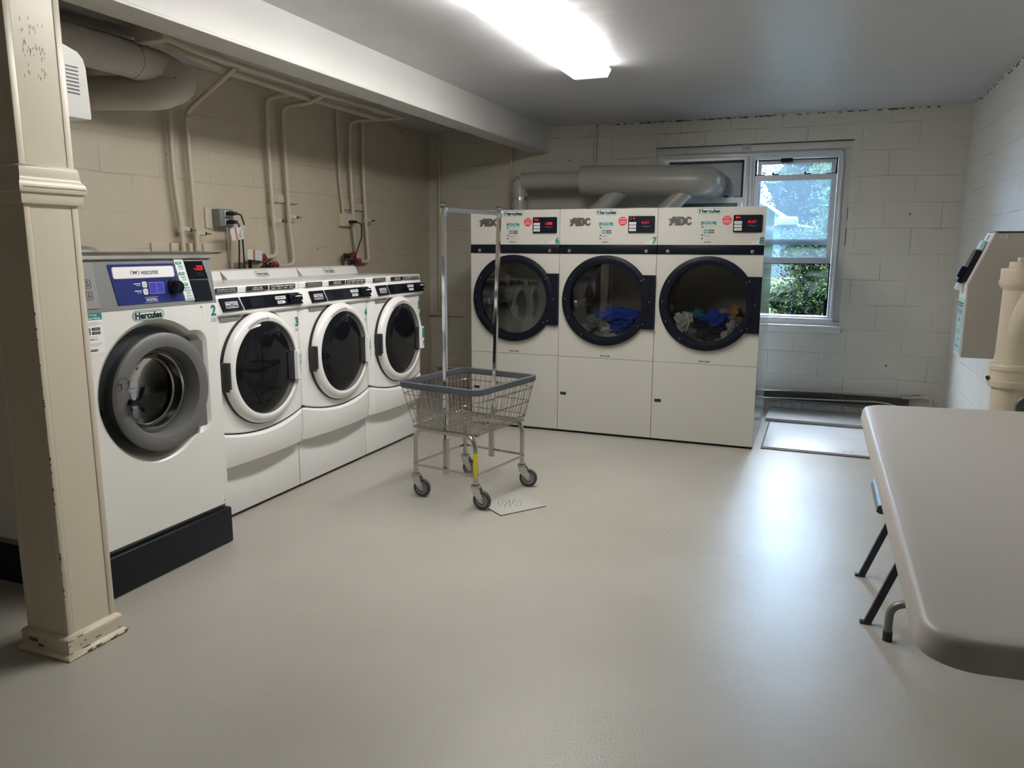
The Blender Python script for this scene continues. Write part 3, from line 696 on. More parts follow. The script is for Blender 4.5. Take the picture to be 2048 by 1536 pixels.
    b = B(); b.M = f; b.plate([(.558, 1.214), (.664, 1.214), (.643, 1.291), (.545, 1.291)], [], -.008, -.002, M['blackgl'])
    b.plate([(.571, 1.122), (.672, 1.122), (.662, 1.208), (.560, 1.208)], [], -.0075, -.002, M['black']); b.plate([(.562, 1.128), (.61, 1.128), (.605, 1.208), (.556, 1.208)], [], -.009, -.007, M['blackgl']) if False else None
    b.plate([(.557, 1.211), (.665, 1.211), (.6645, 1.2145), (.5565, 1.2145)], [], -.0095, -.005, M['galv']); b.plate([(.544, 1.291), (.64, 1.291), (.64, 1.295), (.543, 1.295)], [], -.009, -.002, M['steel'])
    b.text('-.325', .590, .640, 1.252, 1.272, -.009, M['led'], bold=.03); b.rect(.597, .640, 1.226, 1.244, -.0078, M['black'], th=.001); b.obj('card_reader', pan, smooth=0)
    hercules(t, .241, .400, 1.063, 1.104, 0)
    number(t, '2', .659, .690, 1.053, 1.101, 0); barcode(t, .657, .692, 1.020, 1.046, 0, 3)
    b = B(); b.rect(.609, .648, 1.055, 1.098, 0, M['enamel']); b.plate(circ(.604, 1.096, .0045, 12), [circ(.604, 1.096, .0025, 10)], -.001, 0, M['teal']); b.obj('blank_sticker', t, smooth=0)
    payinfo(t, .006, 1.110, .098, .145, 0)
    for x, z in ((.025, .205), (.672, .205)):
        b = B(); b.lathe([(0, -.003), (.005, -.0025), (.006, 0)], M['steel'], (x, 0, z), 'y', 12); b.obj('screw', t)
    return t
def thing_part(name, par):
    o = bpy.data.objects.new(name, None); COL.objects.link(o); o.parent = par; return o

# ------------------------------------------------------------------ smaller washers (numbers 3 to 5)
def maytag(num, y0, label):
    W, D = .686, .62; FX = -2.63
    t = thing('washing_machine', label, 'washing machine', (FX, y0+.002, 0), PI/2, group='front-loading washers along the left wall')
    c = .343
    # plinth
    b = B(); b.box(.002, W-.002, .048, D, .018, .30, M['enamel_m'], .002); b.box(.006, W-.006, .075, D, 0, .02, M['ink']); b.obj('plinth', t)
    # body
    b = B()
    def bow(x, amt): return -amt*(1-((x-c)/c)**2)
    xs = [W*k/24 for k in range(25)]
    def zs(x): return .425+.05*((x-c)/c)**2
    # upper shell slightly bowed
    rings = []
    for x in xs:
        bx = bow(x, .016); e = .012*max(0, (abs(x-c)/c-.93)/.07)**2
        rings.append([(x, bx+e+.010, zs(x)+.003), (x, bx+e+.001, zs(x)+.010), (x, bx+e, .6), (x, bx*.6+e, 1.0), (x, bx*.5+e, 1.03), (x, D, 1.03), (x, D, zs(x)+.003)])
    b.loft(rings, M['enamel_m']); b.obj('body', t, smooth=.5)
    b = B(); rings = []
    for x in xs:
        bx = bow(x, .034); e = .012*max(0, (abs(x-c)/c-.93)/.07)**2
        rings.append([(x, bx*.55+e+.03, .272), (x, bx*.8+e+.012, .285), (x, bx+e, .35), (x, bx*.9+e, zs(x)-.016), (x, bx*.8+e+.010, zs(x)-.004), (x, .2, zs(x)-.004), (x, .2, .272)])
    b.loft(rings, M['enamel_m']); b.obj('lower_panel', t, smooth=.5)
    b = B(); b.loft([[(x, bow(x, .012)+.012, zs(x)-.006), (x, bow(x, .012)+.012, zs(x)+.006), (x, .1, zs(x)+.006), (x, .1, zs(x)-.006)] for x in xs], M['ink']); b.obj('panel_gap', t)
    # console: top lip, slanted panel, bottom bulge
    b = B(); pr = [(.03, 1.025), (-.012, 1.027), (-.020, 1.036), (-.022, 1.048), (-.004, 1.118), (.003, 1.127), (.006, 1.130), (.006, 1.132), (.002, 1.134), (.0, 1.158), (.006, 1.166), (.02, 1.168), (.03, 1.168)]
    rings = []
    for x in [0, .006] + [W*k/8 for k in range(1, 8)] + [W-.006, W]:
        e = .006 if x in (0, W) else 0; rings.append([(x, y+e+bow(x, .010), z) for y, z in pr])
    b.loft(rings, M['enamel_m']); con = b.obj('console', t, smooth=.5)
    f = lerp_slant(1.048, 1.118, -.034, -.016)
    def slant(v): p = f(v); p.y += 0; return p
    b = B(); b.M = slant
    b.plate([(.076, 1.051), (.210, 1.051), (.190, 1.112), (.066, 1.112)], [], -.003, .02, M['black']); b.obj('logo_plate', con, smooth=0)
    b = B(); b.M = slant; b.plate(rrect(.094, .176, 1.064, 1.094, .004), [rrect(.0965, .1735, 1.0665, 1.0915, .003)], -.0038, -.002, M['whiteink']); b.plate(rrect(.0965, .1735, 1.0665, 1.0915, .003), [], -.0034, -.002, M['ink'])
    b.text('MAYTAG', .099, .171, 1.076, 1.0895, -.0042, M['whiteink'], bold=.03); b.text('COMMERCIAL', .108, .162, 1.0685, 1.0735, -.0042, M['whiteink']); b.obj('maker_badge', con, smooth=0)
    b = B(); b.M = slant; b.plate([(.224, 1.051), (.676, 1.051), (.650, 1.112), (.206, 1.112)], [], -.003, .02, M['blackgl'])
    b.rect(.27, .37, 1.058, 1.106, -.003, M['lcd'] if False else M['black'], r=.003)
    b.rect(.458, .540, 1.084, 1.100, -.003, M['sticker']); b.rect(.468, .526, 1.062, 1.077, -.003, M['sticker']); b.text('ESTIMATED', .463, .535, 1.088, 1.096, -.0045, M['ink'], bold=.02); b.text('PUSH', .474, .51, 1.065, 1.074, -.0045, M['ink'], bold=.02)
    b.plate(circ(.533, 1.069, .005, 12), [], -.0042, -.003, M['tealt']); b.obj('display_panel', con, smooth=0)
    b = B(); b.M = slant; b.box(.562, .645, -.018, .0, 1.062, 1.108, M['black'], .004); b.box(.575, .655, -.026, -.01, 1.068, 1.100, M['blackgl'], .004); b.rect(.595, .645, 1.087, 1.0905, -.026, M['whiteink']); b.plate(circ(.62, 1.089, .004, 10), [], -.0275, -.025, M['whiteink']); b.obj('card_slot', con, smooth=.4)
    b = B()
    for x0, x1, ls in ((.055, .200, ('High Efficiency Washer', 'use low suds detergent')), (.262, .422, ('DISPLAY TIME', 'IS ESTIMATED')), (.438, .645, ('CYCLE TIMES MAY VARY DUE TO',))):
        yb = bow((x0+x1)/2, .010)-.0015; b.rect(x0, x1, 1.1365, 1.1605, yb, M['ink'], th=.003)
        if len(ls) == 2:
            wd = (.42, .5) if x0 > .2 else (.88, .88)
            for k, l in enumerate(ls): m_ = (x0+x1)/2; hw = (x1-x0)/2*wd[k]; b.text(l, m_-hw, m_+hw, 1.1495-k*.009, 1.1555-k*.009, yb-.0034, M['whiteink'], bold=.02)
        else:
            b.text(ls[0], x0+.008, x1-.008, 1.148, 1.156, yb-.0034, M['whiteink'], bold=.03)
            for k in range(4): b.rect(x0+.012+k*.048, x0+.042+k*.048, 1.140, 1.1425, yb-.003, M['whiteink'])
    b.obj('notice_sticker', con, smooth=0)
    b = B(); b.plate(rrect(.072, .213, 1.0005, 1.0265, .008), [], -.0105, 0, M['grey']); b.lathe([(0, -.012), (.003, -.011)], M['ink'], (.185, .0, 1.017), 'y', 8); b.obj('dispenser_pull', t, smooth=0)
    # top and sloped back console
    b = B(); b.box(0, W, .012, D, 1.10, 1.1665, M['enamel_m'], .003); b.obj('top_cover', t)
    b = B(); b.loft([[(x+sx*.02*(1 if z < 1.18 else 0), y, z) for y, z in ((.50, 1.166), (.535, 1.215), (.555, 1.222), (.62, 1.222), (.62, 1.166))] for x, sx in ((0, 1), (W, -1))], M['enamel_m']); bg = b.obj('back_console', t)
    # sticker on slanted face
    b0 = [o for o in bpy.data.objects]
    hs = B(); hs.M = lerp_slant(1.166, 1.215, .50, .535)
    r = .0165; hs.plate(rrect(.27, .40, 1.176, 1.209, r, 8), [], -.0006, 0, M['teal']); hs.plate(rrect(.273, .397, 1.179, 1.206, r-.003, 8), [], -.001, 0, M['sticker']); hs.text('Hercules', .283, .387, 1.182, 1.203, -.0016, M['ink'], bold=.028); hs.obj('logo_sticker', bg, smooth=0)
    # door
    cz = .748; d = thing_part('door', t)
    b = B(); b.lathe([(.286, -.004), (.290, -.012), (.293, -.010)], M['ink'], (c, 0, cz+.002), 'y', 72); b.lathe([(.292, .02), (.29, -.016), (.284, -.018)], M['ink'], (c, 0, cz), 'y', 72); b.obj('door_gap', d)
    b = B(); b.lathe([(.284, .0), (.284, -.026), (.278, -.040), (.266, -.050), (.252, -.055), (.240, -.056), (.236, -.053), (.234, -.046)], M['enamel_m'], (c, 0, cz), 'y', 96)
    b.obj('door_ring', d, smooth=.9)
    b = B(); b.lathe([(.236, -.046), (.234, -.050), (.15, -.058), (.06, -.061), (0, -.062)], M['darkglass'], (c, 0, cz), 'y', 96); b.obj('door_glass', d, smooth=1.2)
    b = B()  # right-hand pull
    b.box(.492, .548, -.0645, -.045, .662, .808, M['ink'], .004); b.loft([[(.538, -.066, z), (.548, -.080, z), (.572, -.084, z), (.590, -.076, z), (.596, -.05, z), (.565, -.05, z)] for z in (.660, .668, .802, .810)], M['enamel_m']); b.obj('handle', d)
    if num == '5':
        b = B(); b.rect(.552, .578, .735, .80, -.0835, M['tealt']); b.text('!', .560, .570, .675, .715, -.085, M['ink'], bold=.03); b.obj('handle_sticker', d, smooth=0)
    else:
        b = B(); b.M = Matrix.Translation((.566, -.0845, .735)) @ Matrix.Rotation(PI/2, 4, 'Y')
        b.text('PULL HERE', -.055, .0, -.008, .008, 0, M['tealt'], bold=.01); b.text('slowly', .005, .045, -.006, .006, 0, M['greyink']); b.obj('handle_sticker', d, smooth=0)
    b = B(); b.box(.052, .076, -.054, -.006, .668, .808, M['ink'], .003); b.cyl((.066, -.052, .674), (.066, -.052, .80), .007, M['recess'], 12); b.cyl((.066, -.053, .672), (.066, -.053, .68), .0085, M['whitepl'], 12); b.obj('hinge', d)
    b = B(); b.arctext('PLEASE LEAVE DOOR OPEN', c, cz, .2445, .2555, math.radians(122), math.radians(84), -.0572, M['ink'], bold=.01); b.arctext('WHEN NOT IN USE', c, cz, .245, .2535, math.radians(82), math.radians(62), -.0572, M['greyink'], bold=.0); b.obj('door_notice', d, smooth=0)
    number(t, num, .638, .666, .928, .980, -.004); barcode(t, .636, .670, .897, .920, -.003, int(num))
    return t

# ------------------------------------------------------------------ dryers
def dryer(num, x0, label, disp, left):
    W, D, H = .7011, .935, 1.6235; c, cz = .350, .984
    t = thing('tumble_dryer', label, 'dryer', (x0, 5.328, 0), 0, group='stand-up dryers against the back wall')
    b = B(); b.box(.004, W-.004, .03, D-.002, .004, .018, M['ink'])
    b.plate([(.0015, .572), (W-.0015, .572), (W-.0015, 1.3125), (.0015, 1.3125)], [circ(c, cz, .29, 64)], 0, .015, M['dryer'])
    b.plate([(.0015, 1.3765), (W-.0015, 1.3765), (W-.0015, H), (.0015, H)], [], 0, .015, M['dryer'])
    b.box(.0015, W-.0015, .004, .02, 1.3, 1.39, M['ink']); b.box(.0015, W-.0015, .008, .02, .02, .58, M['ink'])
    for xx in (.001, W-.011): b.box(xx, xx+.010, .014, D, .018, H-.001, M['dryer_side'])
    b.box(.002, W-.002, .014, D, H-.01, H-.001, M['dryer_side']); b.box(.002, W-.002, D-.01, D, .018, H, M['dryer_side']); b.obj('cabinet', t, smooth=0)
    b = B(); b.box(.0015, W-.0015, .0, .012, .018, .569, M['dryer'], .001); b.obj('lower_panel', t, smooth=0)
    b = B(); b.rect(.020, .066, .283, .305, 0, M['ink']); b.obj('vent_sticker', t, smooth=0)
    b = B(); b.rect(.316, .390, .586, .5925, 0, M['ink']); b.rect(.33, .38, .5825, .5845, 0, M['greyink']); b.text('HERCULES', .335, .372, .5875, .591, -.001, M['whiteink']); b.obj('maker_sticker', t, smooth=0)
    b = B(); b.box(.002, W-.002, -.006, .006, 1.3135, 1.3755, M['black'], .002); band = b.obj('trim_band', t)
    for x in (.075, .628):
        b = B(); b.lathe([(0, -.0095), (.010, -.009), (.0115, -.006)], M['steel'], (x, 0, 1.333), 'y', 18); b.box(x-.001, x+.006, -.0105, -.009, 1.329, 1.337, M['ink']); b.obj('lock', band)
    # door
    d = thing_part('door', t); R = .3185
    a0 = math.asin((1.170-cz)/R); a1 = 2*PI+math.asin((.796-cz)/R)
    outer = circ(c, cz, R, 72, a0, a1) + [(.700, .796), (.700, 1.170)]
    b = B(); b.plate(outer, [circ(c, cz, .262, 72)], -.026, -.001, M['black'])
    b.lathe([(.3165, -.0255), (.300, -.032), (.285, -.033), (.272, -.030), (.262, -.018), (.258, -.002), (.258, .01)], M['black'], (c, 0, cz), 'y', 84); b.obj('door_ring', d)
    b = B()
    for a in (150, 178, 205, 235, 30, -35): b.lathe([(0, -.0345), (.004, -.034), (.0045, -.030)], M['zinc'], (c+.294*math.cos(math.radians(a)), 0, cz+.294*math.sin(math.radians(a))), 'y', 8)
    for x, z in ((.665, .985), (.622, .83), (.622, 1.14)): b.lathe([(0, -.0285), (.004, -.028), (.0045, -.026)], M['zinc'], (x, 0, z), 'y', 8)
    b.obj('door_screw', d)
    b = B(); b.lathe([(.262, -.012), (.2, -.015), (.1, -.017), (0, -.0175)], M['glass_dryer'], (c, 0, cz), 'y', 72); b.obj('door_glass', d, smooth=1.2)
    b = B(); b.lathe([(.258, .0), (.27, .03), (.31, .06), (.315, .10), (.315, .62), (.2, .64), (0, .64)], M['drum'], (c, 0, cz), 'y', 56)
    for a in (.9, 3.0, 5.1): b.M = Matrix.Translation((c, 0, cz)) @ Matrix.Rotation(a, 4, 'Y'); b.box(.24, .316, .10, .60, -.03, .03, M['drum'], .015)
    b.M = None; b.obj('drum', t)
    # fascia stickers
    b = B()
    def adc(b, x0, x1, z0, z1, y, m, k=0.):
        w3 = (x1-x0); h = z1-z0; q = .19*h+k
        X = lambda u: x0+u*w3
        y1_ = y; yy = y-.004
        # A with two speed stripes
        b.plate([(X(.02)-k, z0-k), (X(.12)+k, z0-k), (X(.20), z0+h*.30), (X(.27), z0+h*.30), (X(.29)-k, z0-k), (X(.42)+k, z0-k), (X(.34)+k, z1+k), (X(.17)-k, z1+k), (X(.14), z0+h*.83), (X(.0)-k, z0+h*.80), (X(.04)-k, z0+h*.66), (X(.12), z0+h*.60), (X(.04), z0+h*.52), (X(.06), z0+h*.40), (X(.10), z0+h*.38)], [] if k else [[(X(.225), z0+h*.48), (X(.27), z0+h*.48), (X(.258), z0+h*.74)]], yy, y1_, m)
        pts = [(X(.42)-k, z0-k), (X(.60), z0-k)] + [(X(.575)+(X(.74)-X(.575)+k)*math.cos(a), z0+h/2+(h/2+k)*math.sin(a)) for a in [(-80+16*i)*PI/180 for i in range(11)]] + [(X(.38)-k, z1+k)]
        b.plate(pts, [] if k else [[(X(.51), z0+q), (X(.58), z0+q), (X(.635), z0+h*.5), (X(.58), z1-q), (X(.50), z1-q)]], yy, y1_, m)
        oc = [(X(.86)+(X(1.)-X(.86)+k)*math.cos(a)*1.0, z0+h/2+(h/2+k)*math.sin(a)) for a in [(25+i*31)*PI/180 for i in range(11)]]
        ic = [(X(.88)+(X(.96)-X(.88)-k)*math.cos(a), z0+h/2+(h/2-q)*math.sin(a)) for a in [(335-i*31)*PI/180 for i in range(11)]]
        b.plate(oc+ic, [], yy, y1_, m)
    adc(b, .072, .228, 1.508, 1.562, -.0015, M['logo']); adc(b, .072, .228, 1.508, 1.562, .0034, M['logo_hi'], k=.0022); b.obj('maker_logo', t, smooth=0)
    hercules(t, .262, .421, 1.579, 1.617, 0)
    payinfo(t, .289, 1.529, .100, .142, 0, 'dryer')
    b = B(); o8 = lambda r: [(.4565+r*math.cos(PI/8+k*PI/4), 1.536+r*math.sin(PI/8+k*PI/4)) for k in range(8)]
    b.plate(o8(.0345), [], -.0006, 0, M['pinkw']); b.plate(o8(.0325), [], -.001, -.0005, M['redsign']); b.text('STOP', .440, .473, 1.548, 1.557, -.0013, M['pinkw'], bold=.02)
    for z, u in ((1.538, .022), (1.532, .024), (1.526, .024), (1.520, .018)): b.rect(.4565-u, .4565+u, z-.001, z+.0006, -.001, M['pinkw'], th=.0003)
    b.obj('stop_sticker', t, smooth=0)
    b = B(); b.plate(rrect(.498, .680, 1.458, 1.570, .006), [], -.010, .0, M['black']); cp = b.obj('control_panel', t)
    for k in range(3):
        b = B(); z = 1.5215-.022*k; b.plate(rrect(.505, .553, z-.0085, z+.0085, .003), [], -.0125, -.009, M['whitepl']); b.text(('HIGH HEAT', 'LOW HEAT', 'PERM PRESS')[k], .512, .546, z-.003, z+.003, -.0128, M['ink'], bold=.02); b.obj('button', cp, smooth=0)
    b = B(); b.text(left, .510 if num == '7' else .512, .545, 1.547, 1.560, -.0106, M['led'], bold=.04); b.text(disp, .592, .646, 1.517, 1.534, -.0106, M['led' if num == '6' else 'leddim'], bold=.03)
    b.rect(.59, .65, 1.500, 1.5015, -.010, M['greyink'], th=.0003); b.plate(circ(.62, 1.492, .003, 8), [], -.0105, -.01, M['teal']); b.obj('led_display', cp, smooth=0)
    b = B(); b.rect(.566, .606, 1.388, 1.430, 0, M['dryer'], th=.0005); b.plate(circ(.563, 1.432, .004, 12), [], -.001, 0, M['greyink']); b.obj('blank_sticker', t, smooth=0)
    barcode(t, .622, .662, 1.385, 1.406, 0, 10+int(num)); number(t, num, .668, .698, 1.381, 1.428, 0)
    b = B()
    for z in (1.225, .775, .60):
        for x in (.010, W-.010): b.lathe([(0, -.003), (.004, -.0025), (.005, 0)], M['steel'], (x, 0, z), 'y', 10)
    b.obj('panel_screw', t)
    return t
t2 = steel_washer()
maytag('3', 2.782, 'white front-loading washer number 3 beside the large blue-panelled washer')
maytag('4', 3.472, 'white front-loading washer number 4, middle one of the three matching washers')
maytag('5', 4.162, 'white front-loading washer number 5, nearest the back corner')
X6 = -2.4544
dryer('6', X6, 'white stand-up dryer number 6 with empty drum, leftmost of three', '-.225', 'LL')
dryer('7', X6+.7011, 'white stand-up dryer number 7 with blue laundry inside, middle of three', 'BUSY', 'J  C')
dryer('8', X6+1.4022, 'white stand-up dryer number 8 beside the open window', 'BUSY', 'JO--')

def cloth(name, label, cat, c, rad, seed, mat, group, fold=.5):
    bm = bmesh.new(); bmesh.ops.create_icosphere(bm, subdivisions=5, radius=1)
    off = Vector((seed*3.7, seed*1.3, 0))
    for v in bm.verts:
        p = v.co.copy(); n1 = noise.noise(p*1.4+off); n2 = abs(noise.noise(p*2.1+off)); n3 = abs(noise.noise(Vector((p.x*4.5, p.y*2, p.z*2.5))+off+Vector((n1, n1, 0))*2))
        k = .86+.5*n1-fold*n2*.7-fold*.45*n3
        v.co = Vector((p.x*rad[0]*k, p.y*rad[1]*k, p.z*rad[2]*k))
    me = bpy.data.meshes.new(name); bm.to_mesh(me); bm.free(); me.materials.append(mat); me.polygons.foreach_set('use_smooth', [True]*len(me.polygons))
    o = bpy.data.objects.new(name, me); COL.objects.link(o); o.location = c; return tag(o, label, cat, group)
CL = dict(blue=pbr('cloth_blue', (.012, .06, .42), .8), navy=pbr('cloth_navy', (.006, .01, .04), .85), white=pbr('cloth_white', (.60, .58, .53), .85), grey=pbr('cloth_grey', (.20, .21, .23), .85), beige=pbr('cloth_beige', (.32, .27, .21), .85), orange=pbr('cloth_orange', (.50, .22, .08), .85), teal=pbr('cloth_teal', (.03, .18, .22), .85))
x7 = X6+.7011; x8 = X6+1.4022; Y = 5.328
g = 'laundry inside dryer number 7'
cloth('garment', 'bright blue garment draped over the top of dryer 7 laundry', 'clothing', (x7+.40, Y+.20, .86), (.21, .13, .075), 1, CL['blue'], g)
cloth('garment', 'blue garment bunched low at the right of dryer 7 laundry', 'clothing', (x7+.44, Y+.14, .795), (.12, .09, .07), 2, CL['blue'], g)
cloth('garment', 'grey garment at the lower left of dryer 7 laundry', 'clothing', (x7+.24, Y+.13, .80), (.10, .09, .075), 3, CL['grey'], g)
cloth('garment', 'small white garment at the bottom middle of dryer 7 laundry', 'clothing', (x7+.335, Y+.085, .765), (.05, .035, .03), 4, CL['white'], g)
g = 'laundry inside dryer number 8'
cloth('garment', 'crumpled white garment at the left of dryer 8 laundry', 'clothing', (x8+.19, Y+.12, .84), (.085, .08, .10), 5, CL['white'], g, .8)
cloth('garment', 'blue garment arching over the middle of dryer 8 laundry', 'clothing', (x8+.40, Y+.14, .865), (.12, .09, .085), 6, CL['blue'], g)
cloth('garment', 'navy garment low in the middle of dryer 8 laundry', 'clothing', (x8+.34, Y+.10, .79), (.13, .08, .07), 7, CL['navy'], g)
cloth('garment', 'beige garment behind the blue one in dryer 8', 'clothing', (x8+.49, Y+.20, .87), (.12, .09, .09), 8, CL['beige'], g)
cloth('garment', 'white strap-like garment at the lower right of dryer 8 laundry', 'clothing', (x8+.515, Y+.09, .83), (.05, .05, .045), 9, CL['white'], g, .8)
cloth('garment', 'orange garment at the far right of dryer 8 laundry', 'clothing', (x8+.53, Y+.15, .93), (.05, .05, .045), 10, CL['orange'], g)
cloth('garment', 'small teal garment between white and blue ones in dryer 8', 'clothing', (x8+.275, Y+.16, .90), (.05, .05, .045), 11, CL['teal'], g)
cloth('garment', 'grey garment at the bottom left of dryer 8 laundry', 'clothing', (x8+.26, Y+.075, .775), (.05, .05, .045), 12, CL['grey'], g, .8)

# ------------------------------------------------------------------ pipes and ducts
DL = M['ductl']
t = thing('insulated_pipe', 'fat painted pipe bending back into left wall near the ceiling', 'pipe', (0, 0, 0))
t.location = (-3.2, 3.1, 2.25); o_ = Vector(t.location)
P = lambda *a: tuple(Vector(a)-o_)
b = B(); b.tube([P(-3.205, 1.95, 2.25), P(-3.20, 3.06, 2.25)], .084, DL, n=28); b.cyl(P(-3.2, 3.0, 2.25), P(-3.2, 3.075, 2.25), .087, DL, 28); b.obj('straight_run', t)
b = B(); b.tube([P(-3.20, 3.04, 2.25), P(-3.19, 3.16, 2.245), P(-3.10, 3.235, 2.175), P(-3.19, 3.14, 2.122), P(-3.30, 3.095, 2.12)], .085, DL, n=28, fil=.09, fn=8); b.obj('elbow', t, smooth=1.0)
b = B(); b.tube([P(-3.26, 3.11, 2.12), P(-3.575, 2.985, 2.117)], .083, DL, n=28); b.obj('wall_stub', t)
b = B(); b.cyl(P(-3.40, 1.95, 2.33), P(-3.35, 3.20, 2.33), .06, DL, 20); b.obj('upper_pipe', t)
CP = M['creamwall']
def pipe(name, label, pts, r, fil=.05, mat=None, group='painted pipes over the washers', cat='pipe', extra=None):
    t = thing(name, label, cat, pts[0], group=group); o = Vector(pts[0]); b = B(); b.tube([Vector(p)-o for p in pts], r, mat or CP, n=12, fil=fil)
    b.obj('run', t); return t, o
def cock(t, o, p, dy=.0):
    p = Vector(p)-o; b = B(); b.cyl(p+Vector((0, 0, -.022)), p+Vector((0, 0, .022)), .021, CP, 12); b.cyl(p, p+Vector((.02, .045, -.004)), .016, CP, 10); b.cyl(p+Vector((.02, .045, -.004)), p+Vector((.026, .058, -.005)), .011, M['valve'], 8); b.cyl(p+Vector((.02, .05, -.004)), p+Vector((.035, .085, -.006)), .005, M['brass'], 8); b.obj('stopcock', t)
XW = -3.518
t, o = pipe('water_pipe', 'painted pipe dropping below the fat pipe behind washer number 2', [(XW, 3.535, 2.12), (XW, 3.535, 1.75), (XW, 3.565, 1.45), (XW, 3.585, 1.0)], .0155); cock(t, o, (XW, 3.562, 1.455))
t, o = pipe('water_pipe', 'painted pipe angled up to ceiling right of the fat pipe', [(-3.10, 3.62, 2.335), (XW, 3.665, 2.13), (XW, 3.665, 1.9), (XW, 3.69, 1.0)], .0155, fil=.08); cock(t, o, (XW, 3.68, 1.435))
b = B(); b.M = Matrix.Translation(-o)
b.cyl((XW+.02, 3.66, 2.1), (XW+.02, 3.66, 2.09), .018, CP, 10); b.obj('coupling', t)
t, o = pipe('water_pipe', 'painted pipe turning left to the upper red handwheel', [(-3.285, 4.36, 2.338), (XW, 4.39, 2.33), (XW, 4.385, 2.0), (XW, 4.40, 1.55), (XW, 4.425, 1.285), (XW, 4.29, 1.283)], .0155, fil=.06); cock(t, o, (XW, 4.41, 1.535))
t, o = pipe('water_pipe', 'painted pipe turning left to the lower red handwheel', [(-3.13, 4.50, 2.345), (-3.28, 4.54, 2.315), (XW, 4.56, 2.305), (XW, 4.56, 2.0), (XW, 4.575, 1.5), (XW, 4.61, 1.222), (XW, 4.42, 1.222)], .0155, fil=.06); cock(t, o, (XW, 4.575, 1.565))
t, o = pipe('water_pipe', 'painted pipe just right of the beige outlet box', [(-3.29, 5.44, 2.34), (XW, 5.38, 2.325), (XW, 5.365, 2.0), (XW, 5.39, 1.5), (XW, 5.43, 1.25)], .014, fil=.06)
t, o = pipe('water_pipe', 'painted pipe rightmost on the left wall, feeding right pair of handwheels', [(XW, 5.56, 2.35), (XW, 5.55, 2.0), (XW, 5.575, 1.5), (XW, 5.60, 1.235), (XW, 5.44, 1.235)], .014, fil=.04); cock(t, o, (XW, 5.57, 1.575))
pipe('ceiling_pipe', 'thin painted pipe under the ceiling close beside the beam', [(-3.0, 3.0, 2.345), (-3.07, 3.25, 2.345), (-3.12, 4.5, 2.345), (-3.10, 5.5, 2.345), (-3.3, 5.47, 2.345)], .0155, fil=.03)
pipe('ceiling_pipe', 'thin painted pipe under the ceiling further from beam, with couplings', [(-3.10, 3.0, 2.34), (-3.22, 3.7, 2.34), (-3.285, 4.45, 2.34), (-3.29, 5.45, 2.34)], .019, fil=.1)
pipe('ceiling_pipe', 'painted pipe hard against the boxed beam above the washers', [(-2.72, 2.9, 2.36), (-2.74, 5.9, 2.36)], .022, fil=.03)
t, o = pipe('conduit', 'thin painted conduit running up from the beige outlet box', [(XW-.015, 5.27, 1.61), (XW-.018, 5.235, 1.9), (XW-.018, 5.235, 2.415)], .010, fil=.1, group=None)
t, o = pipe('conduit', 'thin painted conduit below the grey outlet box', [(XW-.015, 3.99, 1.48), (XW-.015, 3.99, 1.05)], .010, fil=0, group=None)
t = thing('pipe_block', 'small painted block holding the ceiling pipes beside the beam', 'bracket', (-3.05, 3.0, 2.35))
b = B(); b.box(-.09, .09, -.03, .03, -.035, ZC-2.35, CP, .006); b.obj('block', t)
def bracket(label, y0, y1, z, segs, tilt=0):
    t = thing('pipe_bracket', label, 'bracket', (XL+.001, y0, z), group='wooden pipe brackets on the left wall')
    for a, c, th in segs:
        b = B(); b.box(0, th, a-y0, c-y0, -.028, .028, CP, .004); b.obj('board', t)
bracket('painted wooden bracket with three blocks behind washer number 2', 3.37, 3.95, 1.345, [(3.37, 3.62, .012), (3.50, 3.60, .03), (3.64, 3.74, .03), (3.76, 3.92, .022)])
bracket('painted wooden bracket behind the middle pair of pipes', 4.40, 4.72, 1.685, [(4.40, 4.48, .035), (4.48, 4.72, .02)])
bracket('painted wooden bracket behind the right pair of pipes', 5.28, 5.62, 1.675, [(5.30, 5.40, .02), (5.40, 5.60, .024)])

def outlet(label, y0, y1, z0, z1, dep, mat, plugs, grp):
    t = thing('outlet_box', label, 'electrical outlet', (XL, y0, z0))
    b = B()
    if dep > .05: b.box(0, .012, -.055, y1-y0-.03, -.012, z1-z0+.008, CP, .004)
    b.box(.0, dep, 0, y1-y0, 0, z1-z0, mat, .008); b.obj('box', t)
    for py, pz in plugs:
        b = B(); b.box(dep, dep+.004, py-.02, py+.02, pz-.018, pz+.018, M['whitepl'], .002); b.obj('socket', t)
    return t
outlet('grey surface outlet box with two black plugs on left wall', 3.86, 3.985, 1.475, 1.585, .075, M['outbox'], [(.06, .082), (.06, .03)], None)
outlet('beige surface outlet box with one black plug on left wall', 5.225, 5.375, 1.515, 1.615, .045, CP, [(.10, .035)], None)
def cord(label, pl, pts, tags=()):
    t = thing('power_cord', label, 'power cord', pl, group='black power cords on the left wall'); o = Vector(pl)
    b = B(); b.box(0, .05, -.016, .016, -.013, .013, M['cable'], .005); b.box(.05, .065, -.012, .02, -.010, .010, M['cable'], .004); b.obj('plug', t)
    b = B(); b.tube([Vector(p)-o for p in pts], .0052, M['cable'], n=8, fil=.04); b.obj('cable', t)
    for i, (p, sx, sz, yaw, roll) in enumerate(tags):
        b = B(); b.M = Matrix.Translation(Vector(p)-o) @ Matrix.Rotation(yaw, 4, 'Z') @ Matrix.Rotation(roll, 4, 'Y')
        b.box(-sx/2, sx/2, -.0006, .0006, -sz/2, sz/2, M['tag'])
        b.box(-sx*.12, sx*.0, -.0012, .0012, -sz*.5, sz*.5, M['orange'])
        for k in range(5): b.box(sx*.06, sx*.45, -.0012, .0012, -sz*.35+k*sz*.16, -sz*.33+k*sz*.16, M['greyink'])
        b.obj('paper_tag', t, smooth=0)
